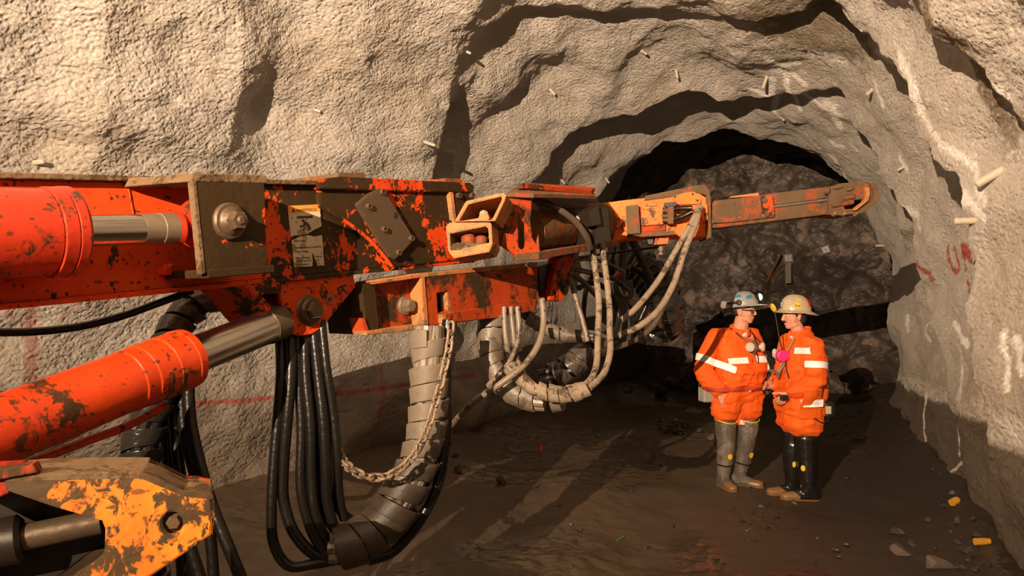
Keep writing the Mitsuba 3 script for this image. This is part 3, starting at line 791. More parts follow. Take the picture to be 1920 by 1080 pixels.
part(RAIL, 'top_strip', plate(BF, [(700, 528), (792, 513), (1008, 492), (1008, 499), (792, 520), (704, 533)], -0.06, RB + 0.004, bev=0.003), 'lit_edge_dust', 25)
part(RAIL, 'inner_box', bar(BF, BF.at(700, 560, 0)[0], BF.at(1000, 540, 0)[0], BF.at(700, 612, 0)[1], BF.at(700, 540, 0)[1], -0.30, -0.06), 'black_iron', 25)
bolt(RAIL, BF, 757, 573, -0.02, 0.036, 0.06, 'bare_steel')
bolt(RAIL, BF, 789, 582, 0.0, 0.016, 0.02, 'bare_steel')
LG2 = part(RIG, 'hanger', plate(BF, [(1047, 484), (1079, 474), (1068, 534), (1065, 552), (1052, 565), (1030, 563), (1036, 521)], -0.06, 0.02, bev=0.006), 'paint_orange', 25, 'red-orange hanger plate under the knuckle')
bolt(LG2, BF, 1056, 542, 0.02, 0.030, 0.03)
part(LG2, 'block', plate(BF, [(1010, 500), (1042, 490), (1036, 548), (1014, 556)], -0.30, -0.02), 'black_iron', 25)

# the knuckle
KN = Frame(P(960, 430, 4.40), [0.90, 0.43, 0.03], [0.43, -0.90, 0.0])
KS = Frame(P(880, 445, 4.18), [0.96, -0.10, 0.10], [-0.16, -0.98, 0.08])
KNU = part(RIG, 'knuckle', plate(KN, [(948, 365), (998, 367), (997, 395), (995, 412), (999, 447), (1013, 468), (1012, 479), (970, 484), (962, 474), (930, 452), (926, 416)], -0.03, 0.0,
           holes=[[(980 + dx + 7.5 * math.cos(k), (423 if math.sin(k) < 0 else 460) + 8 * math.sin(k)) for k in np.arange(20) * np.pi / 10 for dx in (0,)]], bev=0.006), 'paint_dull', 25, 'orange knuckle housing with open box sockets')
part(KNU, 'socket', plate(KS, [(836, 424), (841, 418), (905, 407), (913, 409), (921, 420), (923, 457), (917, 472), (852, 484), (846, 479), (840, 470)], -0.22, 0.0,
     holes=[[(843, 438), (910, 424), (915, 428), (917, 455), (845, 469)]], bev=0.006), 'lit_edge_dust', 25, 'pale-edged rectangular socket')
part(KNU, 'socket_back', plate(KS, [(838, 425), (918, 412), (921, 460), (848, 482)], -0.25, -0.19), 'paint_dark', 25)
part(KNU, 'socket_pin', cat([lathe(KS.wp(878, 468, -0.10), KS.wp(878, 440, -0.10), [(0, .035), (.8, .04), (1, .03)], 20), lathe(KS.wp(902, 462, -0.12), KS.wp(902, 442, -0.12), [(0, .03), (.8, .034), (1, .02)], 16)]), 'paint_rust', 25)
part(KNU, 'mud_lump', trimesh.Trimesh(*(lambda s: (KS.wp(885, 463, -0.06) + s.vertices * [0.13, .05, .02] + 0.03 * (meshkit.noise(s.vertices * 3, 2)[:, None] - .5), s.faces))(trimesh.creation.icosphere(3, 1.0)), process=False), 'dusty_top')
part(KNU, 'hood', plate(KS, [(852, 415), (872, 379), (876, 376), (942, 361), (949, 366), (946, 376), (928, 414)], -0.30, 0.03, holes=[[(860, 414), (878, 383), (940, 368), (941, 374), (922, 412)]], bev=0.005), 'lit_edge_dust', 25)
part(KNU, 'hood_back', plate(KS, [(856, 413), (877, 380), (943, 366), (924, 412)], -0.34, -0.27), 'paint_dull', 25)
bolt(KNU, KS, 907, 402, -0.06, 0.018, 0.016, 'steel')
part(KNU, 'lug', plate(KS, [(896, 410), (900, 400), (914, 398), (918, 411)], -0.1, -0.02), 'lit_edge_dust', 25)
TOPK = [P(950, 366, 4.37), P(1000, 368, 4.40), P(1116, 371, 5.1), P(1112, 364, 5.7), P(972, 353, 5.0)]
part(KNU, 'top_plate', hullpts([p + np.array([0, 0, dz]) for p in TOPK for dz in (-0.006, 0.012)], 0.004), 'paint_rust', 25)
part(KNU, 'top_plate', hullpts([p + np.array([0, 0, dz]) for p in (P(972, 354, 4.6), P(980, 352, 4.6), P(1108, 364, 5.2), P(1114, 358, 5.7), P(985, 350, 5.2)) for dz in (0.0, 0.022)], 0.004), 'paint_dull', 25)
part(KNU, 'bottom_flange', hullpts([p + np.array([0, 0, dz]) for p in (P(968, 484, 4.39), P(1010, 480, 4.44), P(1158, 455, 5.5), P(1150, 455, 5.9), P(990, 478, 5.2)) for dz in (-0.016, 0.018)], 0.004), 'paint_rust', 25)
part(KNU, 'drum', lathe(P(985, 437, 4.75), P(1122, 417, 5.85), [(0, .13), (.55, .135), (.86, .135), (.88, .145), (1, .145)], 44), 'paint_rust', 30, 'brown round actuator drum')
part(KNU, 'valve_block', cat([plate(KN, [(1118, 392), (1140, 388), (1146, 450), (1118, 458)], -0.55, -0.30), plate(KN, [(1105, 396), (1122, 384), (1128, 420), (1110, 424)], -0.5, -0.25)]), 'black_iron', 25)
part(KNU, 'inner_wall', hullpts([P(985, 370, 5.25), P(1120, 372, 6.1), P(985, 480, 5.25), P(1130, 455, 6.1), P(985, 370, 5.3), P(1120, 372, 6.15)], 0.003), 'black_iron', 25)

# the bright rotation head
RF = Frame(P(1230, 410, 5.90), [0.994, -0.10, 0.10], [-0.10, -0.994, 0.0])
HEAD = part(RIG, 'rotation_head', plate(RF, [(1126, 381), (1180, 374), (1262, 366), (1310, 362), (1326, 372), (1328, 446), (1255, 442), (1172, 447), (1135, 457), (1126, 440)], -0.34, 0.0, bev=0.008), 'paint_bright', 25,
            'bright orange rotation head')
part(HEAD, 'rear_plate', plate(RF, [(1208, 376), (1210, 367), (1306, 347), (1322, 346), (1330, 357), (1333, 372), (1334, 444), (1324, 449), (1324, 366), (1308, 361)], -0.36, 0.02, bev=0.006), 'paint_rust', 25)
part(HEAD, 'cap', plate(RF, [(1262, 368), (1282, 362), (1300, 359), (1308, 363), (1314, 372), (1314, 382), (1262, 384)], 0.0, 0.03, bev=0.004, rnd=0.01), 'paint_bright', 25)
part(HEAD, 'cover', plate(RF, [(1174, 386), (1197, 383), (1201, 437), (1177, 440)], 0.0, 0.09, bev=0.01), 'paint_rust', 25)
part(HEAD, 'cover', plate(RF, [(1160, 388), (1174, 386), (1177, 436), (1163, 424)], 0.0, 0.05, bev=0.008), 'paint_bright', 25)
CV = part(HEAD, 'valve_cover', plate(RF, [(1203, 389), (1243, 386), (1244, 420), (1203, 423)], 0.0, 0.06, bev=0.006), 'paint_bright', 25)
part(HEAD, 'valve_cover_base', plate(RF, [(1200, 392), (1246, 389), (1248, 432), (1201, 435)], 0.0, 0.03), 'paint_dull', 25)
for x, y in ((1207, 393), (1214, 393), (1207, 418), (1214, 417)):
    part(HEAD, 'screw', disc(RF, *RF.at(x, y, .06), .055, .066, .006, 10), 'black_iron')
part(HEAD, 'clamp_strip', plate(RF, [(1252, 380), (1264, 379), (1263, 419), (1253, 420)], 0.0, 0.11, bev=0.006), 'paint_rust', 25)
part(HEAD, 'clamp_cap', plate(RF, [(1246, 380), (1268, 378), (1268, 386), (1263, 387), (1252, 388), (1246, 386)], 0.05, 0.12, bev=0.006), 'black_iron', 25)
for y in (395, 405, 413):
    part(HEAD, 'fitting', lathe(RF.wp(1242, y, .07), RF.wp(1254, y, .07), [(0, .016), (.5, .016), (.5, .021), (1, .021)], 14), 'steel', 25)
for y0, y1 in ((392, 390), (412, 397)):
    part(HEAD, 'hose_stub', tube(catmull([RF.wp(1262, y0, .08), RF.wp(1280, (y0 * 2 + y1) / 3 - 1, .11), RF.wp(1298, y1, .13)], 8), .020, 12), 'rubber_black')
part(HEAD, 'lower_lug', plate(RF, [(1229, 443), (1255, 440), (1252, 457), (1226, 459)], -0.2, -0.03), 'paint_bright', 25)
part(HEAD, 'lower_lug', plate(RF, [(1212, 446), (1226, 444), (1224, 458), (1216, 458)], -0.2, -0.05), 'black_iron', 25)
part(HEAD, 'drain_bolt', lathe(P(1239, 458, 6.0), P(1239, 478, 6.0), [(0, .014), (.3, .014), (.3, .022), (.6, .022), (.6, .012), (.8, .012), (.8, .02), (1, .02)], 10), 'bare_steel', 25)
for x, y in ((1159, 407), (1158, 424)):
    part(HEAD, 'boss', disc(RF, *RF.at(x, y, 0), -0.01, 0.02, 0.022, 18), 'paint_bright')
for x, y in ((1266, 369), (1299, 364), (1308, 376)):
    part(HEAD, 'hole', disc(RF, *RF.at(x, y, .03), .025, .0312, .010, 12), 'black_iron')
part(HEAD, 'side_rail', plate(RF, [(1202, 435), (1262, 432), (1270, 440), (1172, 446)], 0.0, 0.05), 'paint_rust', 25)
part(HEAD, 'end_rib', plate(RF, [(1318, 386), (1326, 384), (1328, 412), (1319, 414)], 0.0, 0.05), 'paint_bright', 25)

# the drill feed
FEED = part(RIG, 'feed_beam', cat([plate(RF, [(1334, 384), (1450, 362), (1555, 350), (1555, 371), (1450, 385), (1334, 400)], -0.26, -0.03, bev=0.006), plate(RF, [(1334, 408), (1450, 390), (1555, 378), (1555, 401), (1450, 414), (1334, 428)], -0.26, -0.03, bev=0.006),
                                   plate(RF, [(1334, 390), (1555, 360), (1555, 394), (1334, 420)], -0.22, -0.09)]), 'paint_rust', 25, 'long rust-brown drill feed rail')
FP1 = part(FEED, 'side_plate', plate(RF, [(1336, 380), (1340, 376), (1423, 367), (1448, 366), (1450, 370), (1453, 403), (1450, 407), (1376, 416), (1335, 419)], -0.03, 0.0, bev=0.006), 'paint_rust', 25)
part(FEED, 'paint_patch_plate', plate(RF, [(1426, 368), (1447, 367), (1452, 403), (1430, 406)], 0.0, 0.006, bev=0.002), 'paint_orange', 25)
part(FEED, 'tab', plate(RF, [(1369, 371), (1371, 368), (1422, 361), (1424, 367)], -0.10, -0.02), 'lit_edge_dust', 25)
for x, y in ((1434, 376), (1438, 402)):
    bolt(FEED, RF, x, y, 0.006, 0.016, 0.016, 'steel')
for x, y in ((1357, 385), (1378, 382), (1411, 378), (1381, 407), (1414, 403), (1341, 417)):
    part(FEED, 'hole', disc(RF, *RF.at(x, y, 0), -0.004, 0.0012, .006, 10), 'black_iron')
part(FEED, 'drill_steel', lathe(RF.wp(1446, 389, -0.05), RF.wp(1556, 374, -0.05), [(0, .018), (.8, .018), (.8, .024), (1, .024)], 20), 'chrome', 30, 'shiny drill steel')
HD = part(RIG, 'feed_centralizer', plate(RF, [(1553, 351), (1574, 344), (1612, 340), (1638, 344), (1646, 354), (1648, 364), (1645, 378), (1612, 399), (1579, 404), (1553, 402)], -0.28, 0.0,
          holes=[[(1582, 379), (1600, 375), (1626, 372), (1628, 377), (1606, 391), (1584, 392)], [(1588, 366), (1604, 364), (1604, 371), (1589, 372)]], bev=0.006), 'paint_rust', 25, 'rust-brown drill steel guide at the tip of the feed')
part(HD, 'back_plate', plate(RF, [(1556, 354), (1630, 348), (1640, 362), (1612, 394), (1556, 399)], -0.26, -0.16), 'black_iron', 25)
part(HD, 'rim', plate(RF, [(1630, 343), (1640, 343), (1648, 352), (1650, 366), (1646, 380), (1616, 400), (1606, 401), (1634, 379), (1638, 364), (1636, 354)], -0.06, 0.03, bev=0.008), 'paint_rust', 25)
part(HD, 'rim', plate(RF, [(1622, 350), (1630, 352), (1632, 364), (1629, 376), (1606, 394), (1598, 394), (1622, 376), (1625, 364)], -0.04, 0.045, bev=0.006), 'lit_edge_dust', 25)
for x0, y0, x1, y1, r in ((1545, 358, 1556, 357, .03), (1562, 352, 1580, 349, .018), (1580, 372, 1602, 368, .022), (1600, 378, 1560, 386, .02), (1586, 356, 1600, 353, .016)):
    part(HD, 'jaw', lathe(RF.wp(x0, y0, .0), RF.wp(x1, y1, .01), [(0, r * .8), (.1, r), (.55, r), (.55, r * .8), (.9, r * .8), (1, r * .6)], 14), 'paint_rust', 30)
for x in (1563, 1581, 1604):
    bolt(HD, RF, x, 401, -0.02, 0.014, 0.03, 'bare_steel')

# ------------------------------------------------------------------ hoses, spiral-wrapped bundles, chain
bsdf('hose_grey', worn((0.21, 0.165, 0.125), (0.14, 0.11, 0.085), (0.045, 0.034, 0.026), 0.28, freq=8.0, soft=0.15), rough=0.42, spec=0.5)
bsdf('hose_muddy', worn((0.29, 0.23, 0.165), (0.19, 0.145, 0.105), (0.07, 0.052, 0.036), 0.34, freq=19.0, soft=0.12), rough=0.7, spec=0.3, bump=scuff, bscale=0.004)
bsdf('hose_brown', (0.075, 0.055, 0.040), rough=0.36, spec=0.5)
bsdf('wrap_grey', worn((0.175, 0.142, 0.108), (0.12, 0.098, 0.075), (0.08, 0.06, 0.044), 0.30, freq=6.0, soft=0.15), rough=0.45, spec=0.45, bump=scuff, bscale=0.002)
def mud_shade_fn(p, n, uv):
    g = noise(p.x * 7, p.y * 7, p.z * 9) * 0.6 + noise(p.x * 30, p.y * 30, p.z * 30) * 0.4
    m = smoothstep(1.18, 0.80, p.z + 0.35 * (g - 0.5))              # mud from the floor, and shade painted into the colour lower down
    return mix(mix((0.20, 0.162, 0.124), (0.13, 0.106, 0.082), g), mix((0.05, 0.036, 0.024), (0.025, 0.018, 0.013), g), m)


bsdf('wrap_mud_shade', proc(mud_shade_fn), rough=0.5, spec=0.4, bump=scuff, bscale=0.002)
bsdf('wrap_dark', worn((0.085, 0.066, 0.050), (0.05, 0.04, 0.03), (0.025, 0.02, 0.016), 0.4, freq=8.0, soft=0.15), rough=0.28, spec=0.55, bump=scuff, bscale=0.003)
bsdf('wrap_black', (0.020, 0.017, 0.015), rough=0.20, spec=0.6, bump=scuff, bscale=0.003)
bsdf('chain_iron', worn((0.30, 0.22, 0.145), (0.2, 0.145, 0.1), (0.07, 0.05, 0.035), 0.35, freq=20.0), rough=0.6, metal=0.2)


def path_px(pts, n=10):
    return catmull([P(*p) for p in pts], n)


def resample(path, step):
    d = np.concatenate([[0], np.cumsum(np.linalg.norm(np.diff(path, axis=0), axis=1))])
    k = np.arange(0, d[-1], step)
    return np.stack([np.interp(k, d, path[:, i]) for i in range(3)], 1)


def spiral(path, r, pitch, width, tilt=0.010, thick=0.006, seg=22, seed=0):
    """A strap wound in a helix around the path, each turn lapping a little over the next; r at both ends."""
    path = resample(path, 0.006)
    t, n, b = frames(path)
    L = 0.006 * (len(path) - 1)
    turns = (L - width) / pitch
    m = max(int(turns * seg), 8)
    rs = np.random.default_rng(seed)
    jit = np.interp(np.linspace(0, 1, m), np.linspace(0, 1, max(int(turns) + 2, 3)), rs.normal(0, 1, max(int(turns) + 2, 3)))
    v = []
    for k in range(m):
        s = width / 2 + (L - width) * k / (m - 1) + 0.10 * pitch * jit[k]
        a = 2 * np.pi * turns * k / (m - 1)
        rr = r[0] + (r[1] - r[0]) * k / (m - 1) + 0.004 * jit[k]
        row = []
        for f, dr_ in ((-0.5, 0.0), (-0.5, thick + tilt * .9), (-0.46, thick + tilt), (0.46, thick), (0.5, thick * .8), (0.5, 0.0)):
            q = np.clip((s + f * width) / 0.006, 0, len(path) - 1.001)
            i = int(q)
            w = q - i
            c = path[i] * (1 - w) + path[i + 1] * w
            nn, bb = n[i], b[i]
            row.append(c + (rr + dr_) * (nn * math.cos(a) + bb * math.sin(a)))
        v.append(row)
    v = np.array(v)
    g = v.shape[1]
    v2 = v.reshape(-1, 3)
    i = np.arange(m - 1)[:, None] * g + np.arange(g)[None]
    j = np.arange(m - 1)[:, None] * g + (np.arange(g)[None] + 1) % g
    f = np.vstack([np.stack([i.ravel(), j.ravel(), j.ravel() + g], 1), np.stack([i.ravel(), j.ravel() + g, i.ravel() + g], 1)])
    f = np.vstack([f, [[0, k + 1, k] for k in range(1, g - 1)], [[(m - 1) * g, (m - 1) * g + k, (m - 1) * g + k + 1] for k in range(1, g - 1)]])
    return trimesh.Trimesh(v2, f, process=False)


def bundle(label, path, r, pitch, width, mat, inner, n_inner=6, seed=0, r_in=None, name='hose_bundle', tilt=0.010):
    key = thing(name, label, 'hose bundle')
    part(key, 'spiral_wrap', spiral(path, r, pitch, width, tilt, seed=seed), mat, 40)
    p = resample(path, 0.03)
    t, n, b = frames(p)
    ri = r_in or 0.42 * min(r)
    for k in range(n_inner):
        a = 2 * np.pi * k / n_inner + 0.2 * np.arange(len(p))[:, None] * 0.3
        part(key, 'inner_hose', tube(p + (min(r) - ri - 0.003) * (n * np.cos(a) + b * np.sin(a)), ri, 10), inner)
    return key


def hose(pts, r, mat, label, group=None, seg=12, name='hydraulic_hose', n=10):
    return solo(name, tube(path_px(pts, n), r, seg), mat, label, 'hose', 40, group)


# the sheaf of black hoses that hangs under the lift lug
GB = 'black hoses hanging in a sheaf'
LB = ['glossy black hose at the far left of the hanging sheaf, looping lowest', 'second black hose from the left in the hanging sheaf', 'third black hose from the left in the hanging sheaf',
      'fourth black hose from the left in the hanging sheaf', 'black hose right of the middle in the hanging sheaf', 'black hose at the right edge of the hanging sheaf',
      'black hose deep in the middle of the hanging sheaf', 'black hose hidden at the back of the hanging sheaf', 'black hose at the back right of the hanging sheaf']
SH = [
    [(522, 600, 3.66), (527, 690, 3.62), (521, 780, 3.6), (514, 860, 3.58), (509, 950, 3.56), (513, 1018, 3.56), (540, 1060, 3.58), (585, 1058, 3.62), (640, 1045, 3.7), (690, 1015, 3.76)],
    [(543, 605, 3.66), (545, 700, 3.62), (538, 790, 3.6), (531, 880, 3.6), (532, 940, 3.6), (552, 1000, 3.6), (592, 1040, 3.64), (640, 1040, 3.7), (690, 1005, 3.76)],
    [(556, 605, 3.68), (559, 700, 3.66), (565, 800, 3.64), (563, 900, 3.62), (572, 960, 3.62), (596, 1018, 3.64), (636, 1050, 3.68), (690, 1030, 3.74)],
    [(571, 605, 3.68), (573, 700, 3.66), (582, 800, 3.64), (584, 900, 3.64), (592, 965, 3.64), (618, 1020, 3.68), (660, 1040, 3.72), (700, 1015, 3.78)],
    [(586, 605, 3.7), (596, 700, 3.68), (606, 790, 3.66), (611, 880, 3.66), (614, 940, 3.68), (632, 1000, 3.72), (668, 1020, 3.76), (705, 1000, 3.8)],
    [(602, 600, 3.72), (612, 690, 3.7), (624, 770, 3.7), (633, 860, 3.7), (636, 930, 3.74), (652, 985, 3.78), (690, 990, 3.82)],
    [(562, 605, 3.78), (566, 720, 3.76), (572, 830, 3.74), (578, 930, 3.74), (604, 1000, 3.76), (660, 1025, 3.8)],
    [(578, 605, 3.8), (584, 720, 3.8), (594, 830, 3.8), (600, 930, 3.8), (626, 990, 3.82), (680, 1005, 3.84)],
    [(594, 605, 3.8), (606, 720, 3.8), (618, 830, 3.8), (622, 920, 3.8), (650, 970, 3.84), (700, 985, 3.86)]]
for k, s in enumerate(SH):
    hose(s, (0.024, 0.026, 0.023, 0.024, 0.025, 0.022, 0.024, 0.024, 0.024)[k], 'rubber_black', LB[k], GB)

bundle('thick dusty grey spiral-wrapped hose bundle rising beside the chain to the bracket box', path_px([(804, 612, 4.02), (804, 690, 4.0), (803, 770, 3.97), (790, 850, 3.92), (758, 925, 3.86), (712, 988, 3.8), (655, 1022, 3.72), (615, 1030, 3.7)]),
       (0.082, 0.102), 0.098, 0.086, 'wrap_mud_shade', 'hose_grey', 7, 3)
hose([(840, 600, 4.12), (838, 640, 4.1), (836, 720, 4.06), (836, 800, 4.02), (822, 900, 3.98), (790, 970, 3.94), (740, 1030, 3.9), (690, 1050, 3.84)], 0.030, 'rubber_black', 'black hose running behind the thick grey wrapped bundle')
hose([(827, 600, 4.3), (826, 640, 4.28), (822, 700, 4.2)], 0.018, 'hose_grey', 'short grey hose beside the top of the chain')

CH = thing('chain', 'dusty steel link chain sagging from the bracket box towards the black hoses', 'chain')
cpath = path_px([(846, 606, 3.86), (842, 650, 3.85), (833, 692, 3.83), (822, 735, 3.80), (811, 775, 3.77), (800, 806, 3.74), (785, 840, 3.70), (764, 868, 3.66), (735, 889, 3.63), (702, 896, 3.6), (668, 886, 3.58), (645, 866, 3.72), (634, 846, 3.9), (622, 824, 4.0)])
cp = resample(cpath, 0.0445)
for k in range(len(cp) - 1):
    c, d = (cp[k] + cp[k + 1]) / 2, unit(cp[k + 1] - cp[k])
    side = unit(np.cross(d, [0.35, -0.9, 0.25]))
    up = np.cross(side, d)
    x = unit(side * math.cos(0.6) + up * math.sin(0.6)) if k % 2 else unit(-side * math.sin(0.6) + up * math.cos(0.6))
    a = np.arange(28) * 2 * np.pi / 28
    ex = np.sign(np.cos(a)) * 0.014
    loop = c + d * (ex + 0.0165 * np.cos(a))[:, None] + x * (0.0165 * np.sin(a))[:, None]
    loop = np.vstack([loop, loop[:2]])
    part(CH, 'link', tube(loop, 0.0072, 8, False), 'chain_iron', 40)

# behind the lift cylinder, at the left
bundle('black oily wrapped bundle arching behind the lift cylinder rod', path_px([(500, 560, 3.95), (450, 552, 3.9), (400, 556, 3.85), (355, 582, 3.8), (322, 625, 3.72), (300, 690, 3.62), (285, 740, 3.55)]), (0.062, 0.066), 0.10, 0.075, 'wrap_dark', 'rubber_black', 6, 5)
bundle('black glossy wrapped bundle below the lift cylinder, bright highlights on its turns', path_px([(318, 700, 3.40), (288, 760, 3.36), (270, 815, 3.33), (262, 880, 3.30), (262, 1000, 3.28), (275, 1130, 3.28)]), (0.070, 0.085), 0.10, 0.075, 'wrap_black', 'rubber_black', 6, 8)
hose([(-40, 623, 3.1), (60, 622, 3.2), (150, 612, 3.3), (230, 592, 3.38), (300, 567, 3.48), (360, 545, 3.6)], 0.0165, 'rubber_black', 'single black hose sagging under the rear of the boom')
hose([(-60, 745, 2.9), (0, 741, 2.95), (60, 737, 3.0), (130, 720, 3.2)], 0.016, 'rubber_black', 'black hose end above the lift cylinder at the left edge')
GL = 'black hoses behind the fork'
for lab, s, r in (('black hose behind the fork, leaning furthest right', [(352, 690, 3.42), (356, 780, 3.4), (372, 860, 3.38), (398, 950, 3.36), (430, 1030, 3.34), (462, 1110, 3.34)], .026),
                  ('black hose behind the fork, second from the right', [(338, 690, 3.44), (345, 800, 3.42), (368, 900, 3.4), (392, 990, 3.38), (402, 1100, 3.36)], .024),
                  ('black hose behind the fork, third from the right', [(325, 690, 3.46), (328, 800, 3.44), (338, 900, 3.42), (350, 1000, 3.4), (384, 1110, 3.38)], .026),
                  ('black hose behind the fork, next to the glossy bundle', [(312, 700, 3.5), (312, 800, 3.48), (320, 900, 3.46), (338, 1000, 3.44), (345, 1110, 3.42)], .028),
                  ('black hose behind the fork, at the back of the group', [(335, 690, 3.56), (322, 800, 3.55), (318, 900, 3.54), (330, 1000, 3.52), (360, 1110, 3.5)], .030)):
    hose(s, r, 'rubber_black', lab, GL)

# under the knuckle
bundle('large grey wrapped hose bundle hanging in a U under the bracket box', path_px([(927, 575, 4.75), (919, 630, 4.72), (926, 685, 4.68), (952, 726, 4.62), (995, 748, 4.58), (1024, 751, 4.56)]), (0.068, 0.066), 0.080, 0.074, 'wrap_grey', 'hose_grey', 6, 11, tilt=.006)
part(labels and 'hose_bundle_003', 'loose_turn', spiral(path_px([(1030, 751, 4.56), (1060, 748, 4.55)]), (0.062, 0.06), 0.08, 0.055), 'wrap_grey', 40)
bundle('slim grey wrapped bundle sloping right behind the large one', path_px([(965, 570, 5.4), (990, 594, 5.38), (1020, 614, 5.36), (1060, 628, 5.34), (1115, 632, 5.3)]), (0.036, 0.036), 0.062, 0.056, 'wrap_grey', 'hose_brown', 4, 13, tilt=.005)
bundle('pale muddy wrapped bundle curving up to two hoses', path_px([(955, 686, 4.55), (980, 714, 4.5), (1015, 733, 4.46), (1055, 740, 4.44), (1085, 734, 4.44), (1108, 727, 4.44)]), (0.036, 0.040), 0.058, 0.052, 'hose_muddy', 'hose_muddy', 4, 14, tilt=.005)
bundle('dark wet wrapped bundle behind the pale one', path_px([(1012, 712, 5.6), (1050, 700, 5.6), (1085, 676, 5.6), (1112, 650, 5.62), (1150, 630, 5.7)]), (0.088, 0.080), 0.11, 0.098, 'wrap_dark', 'rubber_black', 5, 15)
GK = 'grey hoses under the bracket box'
for lab, s, r in (('grey hose beside the large wrapped bundle, leftmost of three', [(945, 575, 4.7), (948, 630, 4.68), (958, 675, 4.62), (985, 706, 4.56), (1004, 726, 4.5)], .016),
                  ('grey hose beside the large wrapped bundle, middle of three', [(958, 575, 4.72), (963, 630, 4.7), (972, 680, 4.62), (990, 710, 4.55), (1012, 730, 4.5)], .015),
                  ('grey hose beside the large wrapped bundle, rightmost, crossing the others', [(970, 575, 4.66), (973, 625, 4.64), (962, 665, 4.6), (938, 700, 4.56), (912, 726, 4.52)], .016)):
    hose(s, r, 'hose_grey', lab, GK)
hose([(1016, 560, 4.6), (1019, 605, 4.56), (1010, 645, 4.5), (983, 684, 4.45), (935, 722, 4.42), (890, 752, 4.5), (862, 780, 4.7), (845, 800, 4.9)], .0185, 'hose_grey', 'long dusty hose crossing in front of the large wrapped bundle')
hose([(1068, 520, 5.3), (1080, 560, 5.3), (1092, 600, 5.28), (1102, 640, 5.25)], .017, 'hose_grey', 'short grey hose below the orange hanger plate')
hose([(1110, 455, 5.2), (1117, 510, 5.1), (1123, 570, 5.0), (1121, 620, 4.9), (1119, 680, 4.75), (1107, 712, 4.6), (1082, 732, 4.46)], .020, 'hose_muddy', 'left of two upright hoses that end in the pale muddy bundle')
hose([(1128, 455, 5.2), (1137, 520, 5.1), (1143, 580, 5.0), (1143, 620, 4.9), (1144, 660, 4.78), (1132, 700, 4.62), (1104, 729, 4.46)], .020, 'hose_muddy', 'right of two upright hoses that end in the pale muddy bundle')
hose([(1310, 388, 5.74), (1300, 412, 5.6), (1270, 465, 5.55), (1235, 525, 5.5), (1195, 575, 5.46), (1166, 600, 5.44)], .021, 'hose_muddy', 'upper of two mud-splashed hoses slanting down from the rotation head')
hose([(1313, 388, 5.74), (1306, 415, 5.58), (1284, 470, 5.48), (1264, 530, 5.42), (1236, 580, 5.36), (1198, 612, 5.32), (1160, 629, 5.3)], .022, 'hose_muddy', 'lower of two mud-splashed hoses slanting down from the rotation head')
hose([(1250, 560, 5.9), (1228, 606, 5.85), (1195, 636, 5.8), (1150, 653, 5.75), (1130, 655, 5.75)], .021, 'hose_brown', 'dark brown hose curving below the mud-splashed ones')
part(KNU, 'hose_run', tube(path_px([(1000, 374, 4.8), (1040, 388, 4.78), (1078, 415, 4.85), (1100, 445, 4.92), (1106, 465, 5.0)]), .020, 12), 'hose_brown')
part(KNU, 'hose_run', tube(path_px([(1052, 392, 5.1), (1084, 408, 5.05), (1104, 432, 5.05), (1112, 460, 5.1)]), .020, 12), 'hose_brown')

# the hindmost gear: a second arm's foot, hoses and a ribbed duct, in the dark
GEAR = thing('support_arm', 'black greasy machinery in the gloom below the knuckle', 'machinery')
part(GEAR, 'post', tube([P(1168, 446, 6.5), P(1163, 530, 6.5)], .045, 10), 'black_iron')
part(GEAR, 'post', tube([P(1184, 446, 6.6), P(1222, 530, 6.7)], .035, 10), 'black_iron')
part(GEAR, 'tie_rod', tube([P(1085, 482, 6.4), P(1236, 463, 6.2)], .010, 8), 'black_iron')
GE = Frame(P(1150, 600, 6.4), [1, 0, 0], [0, -1, 0])
part(GEAR, 'valve_block', cat([plate(GE, [(1128, 562), (1178, 556), (1184, 640), (1134, 648)], -.3, 0), plate(GE, [(1150, 530), (1186, 524), (1190, 560), (1152, 566)], -.25, .02), plate(GE, [(1098, 596), (1130, 590), (1132, 640), (1102, 646)], -.2, -.02)]), 'black_iron', 25)
part(GEAR, 'pipe_clamp', cat([tube(path_px([(1162, 538, 6.3), (1168, 552, 6.28), (1176, 553, 6.28), (1172, 540, 6.3)], 6), .008, 8)]), 'bare_steel')
part(GEAR, 'handle', tube(path_px([(1150, 524, 6.3), (1160, 514, 6.28), (1170, 506, 6.28)], 6), .022, 10), 'paint_red')
DUCT = thing('ribbed_duct', 'black ribbed duct hanging at the corner of the rock face', 'duct')
dp = resample(path_px([(1150, 490, 7.4), (1195, 498, 7.3), (1228, 535, 7.2), (1244, 566, 7.1), (1246, 596, 7.15), (1240, 610, 7.25)]), 0.008)
dr_ = 0.165 + 0.018 * np.sign(np.sin(np.arange(len(dp)) * 0.008 * 2 * np.pi / 0.085)) * np.abs(np.sin(np.arange(len(dp)) * 0.008 * 2 * np.pi / 0.085))**0.4
part(DUCT, 'duct_wall', tube(dp, dr_, 36), 'wrap_black', 60)
part(DUCT, 'collar', lathe(P(1202, 604, 7.0), P(1236, 594, 6.9), [(0, .08), (.3, .09), (.35, .10), (1, .10)], 28), 'wrap_dark')
part(DUCT, 'sleeve', lathe(P(1185, 560, 7.0), P(1218, 592, 6.95), [(0, .05), (.5, .055), (1, .075)], 24), 'hose_grey')
GH = 'thin dark hoses in the gloom'
